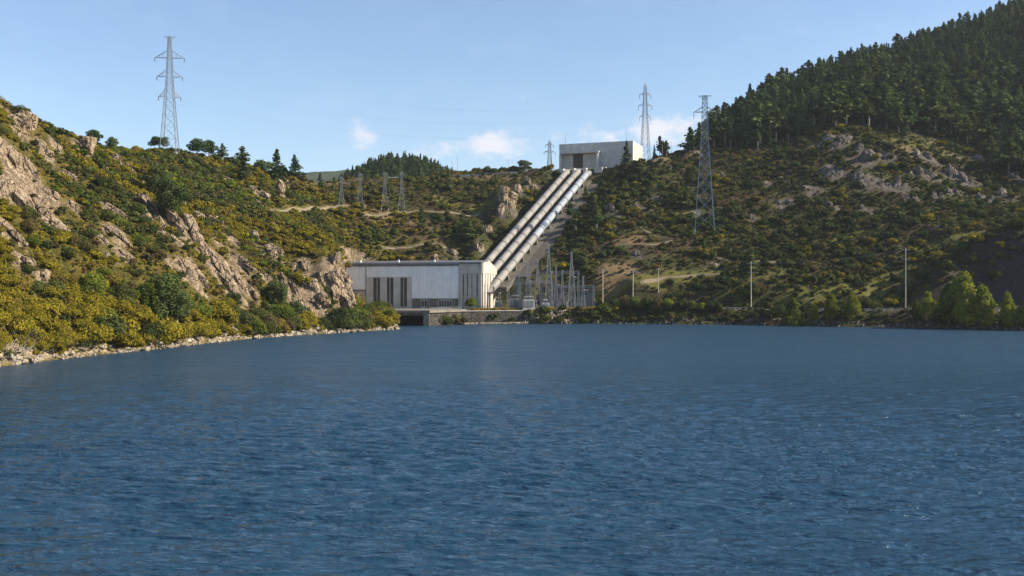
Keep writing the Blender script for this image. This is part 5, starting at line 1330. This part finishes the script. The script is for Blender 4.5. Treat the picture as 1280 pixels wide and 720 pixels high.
sl = np.where((pyl > 385) & (rg.random(len(xl)) < .4), sl * 1.7, sl); sl = sl * np.where(pyl > 345, 1.25, 1.0); sl = np.where(kl >= 9, sl * np.where(kl < 11, .8, 1.05), sl)
# middle slope behind the hall and the whole right hillside
def choose_right(x, y, px, py, rng):
    r = rng.random(len(x)); n_ = fbm(x / 22, y / 22, 3, 73); mid = sstep(720, 640, px)
    dk = .42 + 1.5 * n_ - .16 * mid - .12 * sstep(300, 350, py)
    k = np.where(r < dk, 6 + rng.integers(0, 3, len(x)), np.where(rng.random(len(x)) < .72, 3 + rng.integers(0, 3, len(x)), np.where(rng.random(len(x)) < .5, 9 + rng.integers(0, 2, len(x)), rng.integers(0, 3, len(x)))))
    return k
dens_r = lambda x, y, px, py: (1 - leftness(x, y)) * np.clip(.70 - .12 * sstep(720, 640, px) + .75 * fbm(x / 26, y / 26, 3, 91) - .75 * np.clip(grid_at(DRY, x, y), 0, 1) - .1 * sstep(700, 640, px), .05, .95) * np.where(in_poly(FOREST, px, py), .45, 1)
xr, yr, zr, pxr, pyr, kr, sr, rg2 = cover(2.2, -150, 330, 380, 700, 33, dens_r, choose_right, lambda x, y, rng: (.85 + 2.3 * rng.random(len(x)) ** 2.8) * (1 + .3 * fbm(x / 9, y / 9, 2, 14)))
sr = np.where((kr >= 9) & (kr < 11), sr * .8, sr)
# bank on the right: dense bushes between road and water
xb, yb, zb, pxb, pyb, kb, sb, rg3 = cover(1.9, 20, 220, 320, 412, 35, lambda x, y, px, py: ((lake_dist(x, y) < 11) & (lake_dist(x, y) > 1.2)) * np.where((px > 870) & (px < 985), .45, .9), lambda x, y, px, py, rng: np.where(rng.random(len(x)) < .7, 6 + rng.integers(0, 3, len(x)), 3 + rng.integers(0, 3, len(x))),
                                          lambda x, y, rng: (1.1 + .9 * rng.random(len(x))) * np.where(x > 95, .62, 1))
X_ = np.r_[xl, xr, xb]; Y_ = np.r_[yl, yr, yb]; Z_ = np.r_[zl, zr, zb]; K_ = np.r_[kl, kr, kb]; S_ = np.r_[sl, sr, sb]; PX = np.r_[pxl, pxr, pxb]; PY = np.r_[pyl, pyr, pyb]
rng = np.random.default_rng(77)
# the largest bushes become things of their own
big = S_ * 2 / Y_ * F; ordr = np.argsort(-big); ordr = ordr[(PX[ordr] > -15) & (PX[ordr] < 1295)][:285]; tk = np.zeros(len(X_), bool); tk[ordr] = True
WHAT = ['bright yellow flowering gorse bush'] * 3 + ['olive green scrub bush'] * 3 + ['dark green rounded bush'] * 3 + ['brown heather clump'] * 2 + ['fresh green leafy bush'] * 2
FINE = {}
def fine(k):
    if k not in FINE:
        m, h, leaf = ((M_GORSE, .95, .095),) * 3 + ((M_SCRUB, .9, .10),) * 3 + ((M_DKSCRUB, 1.0, .10),) * 3 + ((M_HEATH, .55, .09),) * 2 + ((M_GREEN, 1.1, .10),) * 2 if False else (([M_GORSE] * 3 + [M_SCRUB] * 3 + [M_DKSCRUB] * 3 + [M_HEATH] * 2 + [M_GREEN] * 2)[k], 1.2, .10)
        FINE[k] = bush_mesh('shrub', 300 + k, m, 2600, 1.0, h if k not in (9, 10) else .6, 14, .062, .68)
    return FINE[k]
for i in ordr:
    if PX[i] < 520:
        row = 'at the water edge' if PY[i] > 405 else 'low on the slope' if PY[i] > 360 else 'halfway up the slope' if PY[i] > 290 else 'high on the slope'
        spot = ('by the dead brushwood' if PX[i] < 60 else 'before the pale stemmed tree' if PX[i] < 105 else 'beside the pale stemmed tree' if PX[i] < 160 else 'by the large shore tree' if PX[i] < 245
                else 'past the large shore tree' if PX[i] < 300 else 'below the main cliff' if PX[i] < 370 else 'by the promontory')
    else:
        row = 'near the water' if PY[i] > 392 else 'beside the bank road' if PY[i] > 375 else 'on the slope'
        spot = 'above the hall' if PX[i] < 690 else 'past the switchyard' if PX[i] < 880 else 'by the two armed pole' if PX[i] < 1000 else 'by the young bank trees' if PX[i] < 1140 else 'by the biggest bank tree'
    size = 'large' if S_[i] > 2.6 else 'smaller' if S_[i] < 2.0 else 'broad'
    wh = row + ' ' + spot
    o = link('shrub', fine(int(K_[i]))); o.location = (X_[i], Y_[i], Z_[i] - .1); o.rotation_euler = (0, 0, float(rng.random() * 6.28)); s = float(S_[i]); o.scale = (s, s, s * (.85 + .3 * float(rng.random())))
    tag(o, f'{size} {WHAT[K_[i]]} {wh}', 'bush', 'bushes large enough to tell apart')
rs = ~tk
scatter('scrub', ALLB, X_[rs], Y_[rs], Z_[rs] - .1, S_[rs], rng.random(rs.sum()) * 6.28, K_[rs], 'low scrub, gorse and heather covering the slopes round the lake', 'scrub')

# undergrowth: tufts of grass, low heather and young gorse between the bushes
TUFT = [bush_mesh('tuft', 170, M_HEATH, 70, 1.0, .7, 4, .3), bush_mesh('tuft', 171, M_SCRUB, 80, 1.0, .8, 4, .3), bush_mesh('tuft', 172, M_GORSE, 80, 1.0, .8, 4, .3), bush_mesh('tuft', 173, M_DKSCRUB, 80, 1.0, .8, 4, .3)]
def ch_u(x, y, px, py, rng):
    l_ = leftness(x, y); r = rng.random(len(x)) + .35 * fbm(x / 11, y / 11, 2, 44)
    return np.where(l_ > .4, np.where(r < .42, 2, np.where(r < .72, 1, np.where(r < .85, 0, 3))), np.where(r < .42, 1, np.where(r < .62, 3, np.where(r < .86, 0, 2))))
U1 = cover(1.15, -230, 0, 165, 540, 51, lambda x, y, px, py: leftness(x, y) * .75, ch_u, lambda x, y, rng: .35 + .45 * rng.random(len(x)), 1.0)
U2 = cover(1.7, -150, 330, 380, 640, 53, lambda x, y, px, py: (1 - leftness(x, y)) * .72 * (1 - .6 * np.clip(grid_at(DRY, x, y), 0, 1)) * np.where(in_poly(FOREST, px, py), .3, 1), ch_u, lambda x, y, rng: .45 + .6 * rng.random(len(x)), 1.0)
ux, uy, uz, uk, us = (np.r_[U1[q], U2[q]] for q in (0, 1, 2, 5, 6))
scatter('undergrowth', TUFT, ux, uy, uz - .05, us, rng.random(len(ux)) * 6.28, uk, 'grass tufts and low heather between the bushes of the slopes', 'undergrowth')

# bushes with a place of their own
for px, d, zb, w, h, mt, lb in ((590, 401, None, 3.4, 4.6, M_GREEN, 'green bush before the concrete corner of the hall'), (553, 384, None, 2.6, 3.4, M_SCRUB, 'grey green bush overgrowing the outlet wall'), (563, 385, None, 2.3, 2.6, M_SCRUB, 'drooping bush at the water beside the outlet'),
                                (579, 389.5, None, 2.4, 2.6, M_DKSCRUB, 'dark bush at the corner of the stone wall'), (558, 382.5, None, 1.9, 2.0, M_DKSCRUB, 'low dark bush right at the water by the outlet wall'), (566, 389, None, 2.6, 3.6, M_GREEN, 'leafy bush hanging over the outlet wall'), (537, 379, None, 1.5, 1.9, M_SCRUB, 'small bush hugging the outlet pier'), (572, 388, None, 2.2, 2.4, M_HEATH, 'brown bush on the pale rocks beside the outlet'), (545, 381, None, 2.0, 2.6, M_DKSCRUB, 'dark bush against the outlet wall'), (427, 331, None, 3.0, 4.6, M_DKSCRUB, 'dark rounded bush where the promontory begins'),
                                (446, 336, None, 2.8, 4.4, M_DKSCRUB, 'second dark bush on the promontory'), (459, 341, None, 3.0, 4.6, M_SCRUB, 'olive bush in the middle of the promontory'), (469, 344, None, 3.0, 5.0, M_GORSE, 'yellow bush near the tip of the promontory'),
                                (485, 348, None, 3.0, 5.6, M_GREEN, 'tall green bush at the tip of the promontory'), (493, 348, None, 2.2, 3.8, M_GORSE, 'yellow green bush last on the promontory'), (432, 322, None, 2.8, 3.6, M_DKSCRUB, 'low dark bush leaning over the promontory shore'),
                                (412, 320, None, 2.2, 3.0, M_GORSE, 'gorse bush at the foot of the last cliff'), (682, 398, None, 2.8, 3.2, M_SCRUB, 'bush on the rubble slope under the switchyard'), (698, 399, None, 3.0, 3.2, M_DKSCRUB, 'dark bush at the end of the rubble slope'),
                                (640, 399.5, None, 1.2, 2.2, M_DKSCRUB, 'pointed little bush in front of the stone wall')):
    X0 = (px - 640) / F * d
    o = link('shrub', bush_mesh('shrub', int(px * 3), mt, 1500, 1.0, 1.5 * h / w / 1.2, 12, .09, .55)); o.location = (X0, d, max(.2, float(zat(X0, d))) - .2); o.scale = (w, w, w)
    tag(o, lb, 'bush', 'bushes by the hall and promontory')
BKL = ('olive', 'dark green', 'fresh green', 'tall rounded', 'ragged', 'yellow tinged', 'low spreading')
for k, (px, d, w, h) in enumerate(((742, 403, 2.6, 4.4), (756, 404, 3.2, 5.4), (768, 405, 3.4, 6.2), (781, 406, 3.6, 6.8), (795, 405, 3.6, 7.2), (808, 404, 3.4, 7.4), (822, 403, 3.4, 7.6), (836, 402, 3.2, 7.0), (849, 401, 3.4, 6.4), (862, 400, 3.0, 6.6), (874, 399, 2.8, 5.6), (886, 398, 2.6, 5.6), (898, 397, 2.4, 5.0), (731, 402, 2.2, 3.2))):
    X0 = (px - 640) / F * d; mt = (M_SCRUB, M_DKSCRUB, M_GREEN)[k * 2 % 3]
    o = link('shrub', bush_mesh('shrub', 800 + k, mt, 1500, 1.0, h / w * .95, 12, .10, .5)); o.location = (X0, d - 3, max(.2, float(zat(X0, d - 3))) - .4); o.scale = (w, w, w)
    tag(o, f"{BKL[k % 7]} bush {'next to the plain pale pole' if k < 4 or k == 13 else 'below the short strutted pole' if k < 7 else 'below the thin weathered pole' if k < 10 else 'where the bank road comes out of the bushes'}", 'bush', 'bushes along the bank past the switchyard')
# golden grass on the switchyard edge
x, y, rng = jitter(.55, -16, 34, 396, 409, 41); z = zat(x, y); px, py = pix(x, y, z)
ok = (poly_dist(PAD, x, y) < .3) & (poly_dist(PAD, x, y) > -np.where(px > 670, 4.6, 2.4)) & (px > 590) & (px < 742) & (rng.random(len(x)) < .9)
scatter('golden_grass', [bush_mesh('grass', 160, M_GOLD, 120, 1.0, .6, 5, .2)], x[ok], y[ok], z[ok], .45 + .3 * rng.random(ok.sum()), rng.random(ok.sum()) * 6, np.zeros(ok.sum()), 'strip of golden yellow grass along the switchyard edge', 'grass')
# dead grey brushwood lying at the near shore
x, y, rng = jitter(.8, -100, -80, 184, 196, 43); z = zat(x, y); px, py = pix(x, y, z)
b = MB()
for k in range(160):
    px_ = 8 + rng.random() * 40; d = 184 + rng.random() * 9; X0 = (px_ - 640) / F * d; z0 = float(zat(X0, d)); a = rng.random() * 6.28; l = 1.5 + 2.5 * rng.random()
    if z0 > .3: b.tube([(X0, d, z0), (X0 + math.cos(a) * l * .5, d + math.sin(a) * l * .5, z0 + l * .45), (X0 + math.cos(a) * l, d + math.sin(a) * l, z0 + l * (.5 + .4 * rng.random()))], [.06, .045, .015], M_BARKPALE, 4, False)
tag(b.build('dead_brushwood'), 'tangle of bare grey branches on the shore under the gorse', 'brushwood', None, 'stuff')
# ------------------------------------------------------------------ rock outcrops and boulders
def rock_mat(name, a, b, c, lichen=(0.20, 0.155, 0.06), sc=1.0):
    m, nt, out = nt_new(name); v = worldcoord(nt, (sc, sc, sc * .5)); v2 = worldcoord(nt, (sc * 1.8, sc * 1.8, sc * .35))
    n1 = noise(nt, .35, 6, .65, v, .5); n2 = noise(nt, 1.4, 5, .65, v2, .4); n3 = noise(nt, .9, 4, .6, v)
    col = mixc(nt, ramp(nt, n1, .35, .65), a, b); col = mixc(nt, ramp(nt, n2, .5, .72), col, c)
    col = mixc(nt, mathn(nt, 'MULTIPLY', ramp(nt, n3, .58, .75), .6), col, lichen)
    ve = nt.nodes.new('ShaderNodeTexVoronoi'); ve.feature = 'DISTANCE_TO_EDGE'; ve.inputs['Scale'].default_value = .42
    wv = nt.nodes.new('ShaderNodeVectorMath'); wv.operation = 'ADD'; nt.links.new(worldcoord(nt, (sc * 1.2, sc, sc * .42)), wv.inputs[0])
    nz = nt.nodes.new('ShaderNodeTexNoise'); nz.inputs['Scale'].default_value = .8; nz.inputs['Detail'].default_value = 4; nt.links.new(v, nz.inputs['Vector']); nt.links.new(nz.outputs['Color'], wv.inputs[1]); nt.links.new(wv.outputs[0], ve.inputs['Vector'])
    ck = ramp(nt, ve.outputs['Distance'], 0.0, 0.07)
    col = mixc(nt, ck, tuple(x * .55 for x in c), col)
    n2 = mathn(nt, 'ADD', n2, mathn(nt, 'MULTIPLY', ck, .8))
    h = mathn(nt, 'ADD', n2, mathn(nt, 'MULTIPLY', n1, .7))
    bsdf(nt, out, col, .95, .1, 0, h, 1.0, .7)
    return m
M_ROCK = rock_mat('warm_granite', (0.26, 0.200, 0.135), (0.44, 0.350, 0.250), (0.11, 0.092, 0.072))
M_ROCKG = rock_mat('grey_granite', (0.12, 0.108, 0.095), (0.26, 0.23, 0.20), (0.06, 0.056, 0.05), (0.11, 0.105, 0.05))
M_SHORE = rock_mat('pale_shore_stone', (0.36, 0.31, 0.235), (0.52, 0.46, 0.37), (0.20, 0.165, 0.125), (0.34, 0.24, 0.09), 1.6)
import bmesh
def rock_mesh(name, seed, mat, cuts=34, sub=5, rough=.10, ribs=.16):
    """A faceted block: a ball cut back by random planes, with joints running along its length."""
    bm = bmesh.new(); bmesh.ops.create_icosphere(bm, subdivisions=sub, radius=1.0); rng = np.random.default_rng(seed)
    P = np.array([v.co[:] for v in bm.verts]); U = P.copy()
    for i in range(cuts):
        d = rng.normal(0, 1, 3); d[2] *= .55; d /= np.linalg.norm(d); o = .50 + .32 * rng.random()
        s = P @ d; P = P - np.where(s > o, (s - o) * .97, 0)[:, None] * d
    n_ = fbm(U[:, 0] * 2.2 + seed, U[:, 1] * 2.2 + U[:, 2] * 1.3, 4, seed); cr = np.abs(fbm(U[:, 0] * 4 + U[:, 1] * 2 + seed, U[:, 2] * .9 + U[:, 1] * 3, 3, seed + 5))
    st = P[:, 0] * 2.6 + .9 * fbm(U[:, 0] * 1.5 + seed, U[:, 2] * 1.2, 2, seed + 9); step = np.floor(st) - st + .5      # stepped joints
    fine = fbm(U[:, 0] * 9 + U[:, 1] * 5, U[:, 2] * 7 - U[:, 1] * 6, 3, seed + 3)
    P = P * (1 + .10 * np.clip(step, -.5, .5) * (sub > 3) + .045 * fine)[:, None]
    P = P * (1 + rough * n_ - ribs * np.clip(1 - cr * 8, 0, 1))[:, None]
    for v, c in zip(bm.verts, P): v.co = c
    me = D.meshes.new(name); bm.to_mesh(me); bm.free(); me.materials.append(mat); return me
RK = [rock_mesh('rock', 400 + i, M_ROCK) for i in range(7)]; RKG = [rock_mesh('rock', 420 + i, M_ROCKG) for i in range(5)]
rr = random.Random(12)
def rock_label(px, py, w, h, lean, d):
    tall = h > 1.6 * w; big = w * h > 600; mid = w * h > 260
    s = ('towering' if tall and big else 'massive' if big else 'tall narrow' if tall else 'medium' if mid else 'small')
    sh = 'slanting slab' if abs(lean) > 20 and tall else 'slab' if tall else 'outcrop' if mid else 'rock'
    if px < 470:
        wh = 'on the crest of the yellow hill' if py < 195 else 'high on the yellow hill' if py < 255 and px < 160 else 'under the crest pylon' if py < 260 and px < 250 else 'above the yellow gorse' if px < 160 else 'in the main cliff' if px < 300 and py < 360 else 'on the slope toward the four towers' if py < 290 else 'in the last cliff beside the hall' if px > 395 else 'between the main cliff and the last cliff'
        return f'{s} tan {sh} {wh}'
    if px < 690: return f'{s} pale {sh} ' + ('beside the upper pipes' if py < 280 else 'on the cut above the hall roof')
    wh = 'just under the forest edge' if py < 212 else 'in the middle of the rock band' if py < 240 and px > 1000 else 'at the foot of the rock band' if px > 1000 else 'near the biggest pylon' if px > 860 else 'in the scrub beside the penstocks'
    return f'{s} grey {sh} {wh}'
used = {}
CLOCK = ('', 'lichen spotted ', 'cracked ', 'weathered ', 'rough ', 'pale edged ', 'jagged ', 'blunt ', 'broken ', 'dusty ')
for k, (r, p) in enumerate(zip(ROCKS, ROCK_AT)):
    px, py, w, h, lean = r; d = p[1]; mp = d / F
    left = px < 690
    nrm = ground_normal(p[0], p[1]); side = Vector((1, 0, 0)); up = Vector((0, 0, 1))
    # long axis: upward along the slope, leaned as seen
    slope_up = (up - nrm * nrm.dot(up)).normalized() if nrm.z < .995 else up
    ax = (up * .55 + slope_up * .65).normalized()
    ax = (Matrix.Rotation(math.radians(lean), 3, Vector((0, 1, 0))) @ ax).normalized()
    t = Vector((nrm.x, nrm.y, 0)).normalized() if nrm.z < .995 else Vector((0, -1, 0))
    yv = (t - ax * t.dot(ax)).normalized(); xv = yv.cross(ax)
    hw, hh = w * mp * (.76 if left else .72), h * mp * (.80 if left else .86); th = min(max(hw * .85, .3 * hh), 1.3 * hw + .6)
    lb = rock_label(px, py, w, h, lean, d); c = used.get(lb, 0); used[lb] = c + 1
    n_sub = 1 if w * h < 170 else 2 if w * h < 480 else 3
    ctr = Vector((p[0], p[1], float(zat(p[0], p[1])))) - yv * th * (.10 if left else .34)
    if n_sub > 1:
        root = thing('rock_outcrop', lb, 'rock', tuple(ctr), 0, 'rock outcrops on the slopes')
    for q in range(n_sub):
        me = (RK if left else RKG)[(k * 3 + q * 2 + rr.randrange(3)) % (7 if left else 5)]
        f = 1.0 if n_sub == 1 else (.80, .68, .55)[q]
        off = Vector((0, 0, 0)) if n_sub == 1 else (xv * hw * (-.42, .46, .05)[q] + ax * hh * (-.12, .22, -.45)[q] + yv * th * (.05, -.1, .25)[q])
        flip = Matrix.Rotation(rr.choice((0, PI)), 3, 'Y') @ Matrix.Rotation(rr.uniform(-.25, .25), 3, 'Y')
        M3 = Matrix((xv, yv, ax)).transposed() @ flip @ Matrix.Diagonal((hw * f * (1 if n_sub == 1 else .92), th * f, hh * f))
        o = link('rock' if n_sub > 1 else 'rock_outcrop', me)
        if n_sub > 1:
            o.parent = root; M4 = M3.to_4x4(); M4.translation = off
        else:
            M4 = M3.to_4x4(); M4.translation = ctr; tag(o, lb, 'rock', 'rock outcrops on the slopes')
        o.matrix_local = M4
# shore stones: the pale ledge of the left shore, stone by stone where large
BL = [rock_mesh('boulder', 440 + i, M_SHORE, 14, 3, .08, .04) for i in range(5)]
rng = np.random.default_rng(3)
cand = []
SHP = [shore(*p) for p in ((-12, 459.5), (0, 458), (50, 452), (100, 446), (150, 441), (200, 436), (250, 430), (300, 424.5), (350, 420.5), (400, 417.5), (450, 414.5), (488, 412.2), (500, 411))]
for (ax, ay), (bx, by) in zip(SHP[:-1], SHP[1:]):
    L_ = math.hypot(bx - ax, by - ay); nx, ny = -(by - ay) / L_, (bx - ax) / L_
    for i in range(int(L_ * 2.6)):
        s = rng.random(); o = rng.random() ** 1.3 * 3.6 - .5; x, y = ax + (bx - ax) * s + nx * o, ay + (by - ay) * s + ny * o
        cand.append((x, y, (.35 + .9 * rng.random() ** 2.4) * (1.15 if o < 1.5 else .85)))
cand = np.array(cand); big = cand[:, 2] / cand[:, 1]; od = np.argsort(-big)
SHL = ('flat pale stone of the shore ledge', 'rounded tan boulder of the shore ledge', 'angular pale boulder of the shore ledge')
for i in od[:150]:
    x, y, s = cand[i]; p_ = pix(x, y, 0)[0]
    o = link('boulder', BL[int(rng.integers(0, 5))]); fl = .35 + .35 * float(rng.random()); zz = max(0.0, float(zat(x, y)))
    o.location = (x, y, zz + s * fl * .25); o.scale = (s * (1.1 + .8 * float(rng.random())), s, s * fl); o.rotation_euler = (float(rng.normal(0, .12)), float(rng.normal(0, .12)), float(rng.random() * 6.28))
    wh = 'under the dead brushwood' if p_ < 70 else 'below the fresh green tree' if p_ < 170 else 'near the large shore tree' if p_ < 260 else 'below the main cliff' if p_ < 380 else 'along the promontory'
    tag(o, f'{SHL[0 if fl < .47 else 1 if fl < .6 else 2]} {wh}', 'boulder', 'stones of the pale shore ledge')
rest = cand[od[150:]]
zz = np.maximum(0, zat(rest[:, 0], rest[:, 1]))
scatter('shore_stones', BL, rest[:, 0], rest[:, 1], zz, rest[:, 2] * .8, rng.random(len(rest)) * 6.28, rng.integers(0, 5, len(rest)), 'smaller pale stones strewn along the shore', 'stones')
# riprap under the stone wall and the rubble slope of the switchyard, dark stones of the road bank
rp = []
for k in range(520):
    px = 578 + rng.random() * 135; d = (391 + (px - 580) * .108 if px < 655 else 399.6) + rng.random() * (1.0 if px < 655 else 3.6); x = (px - 640) / F * d; rp.append((x, d, (.25 + .35 * rng.random()) * (1.2 if px > 655 else 1)))
rp = np.array(rp)
scatter('riprap', BL, rp[:, 0], rp[:, 1], np.where(rp[:, 0] < 4.5, .15, np.maximum(.05, zat(rp[:, 0], rp[:, 1]))), rp[:, 2], rng.random(len(rp)) * 6.28, rng.integers(0, 5, len(rp)), 'pale rubble stones heaped at the water under the switchyard', 'stones')
BD = [rock_mesh('boulder', 450 + i, M_ROCKG, 14, 3, .08, .04) for i in range(3)]
rp = []
SR = [shore(*p) for p in ((720, 404.5), (800, 405), (900, 406), (1000, 407.6), (1100, 409), (1200, 411.5), (1280, 413.5))] + [(200, 315)]
for (ax, ay), (bx, by) in zip(SR[:-1], SR[1:]):
    L_ = math.hypot(bx - ax, by - ay); nx, ny = -(by - ay) / L_, (bx - ax) / L_
    for i in range(int(L_ * 3.0)):
        s = rng.random(); o = rng.random() * 2.2 - .3; rp.append((ax + (bx - ax) * s + nx * o, ay + (by - ay) * s + ny * o, .25 + .45 * rng.random() ** 2))
rp = np.array(rp)
scatter('bank_stones', BD, rp[:, 0], rp[:, 1], np.maximum(.0, zat(rp[:, 0], rp[:, 1])), rp[:, 2], rng.random(len(rp)) * 6.28, rng.integers(0, 3, len(rp)), 'dark stones along the water under the road', 'stones')
# ------------------------------------------------------------------ the air
hm, nt, out = nt_new('haze')
pv = nt.nodes.new('ShaderNodeVolumePrincipled'); pv.inputs['Color'].default_value = (0.80, 0.88, 1.0, 1); pv.inputs['Density'].default_value = 0.00005; pv.inputs['Anisotropy'].default_value = 0.1
nt.links.new(pv.outputs[0], out.inputs['Volume'])
tag(MB().box(-6200, 6200, -3200, 8200, -8, 600, hm).build('haze'), kind='stuff')
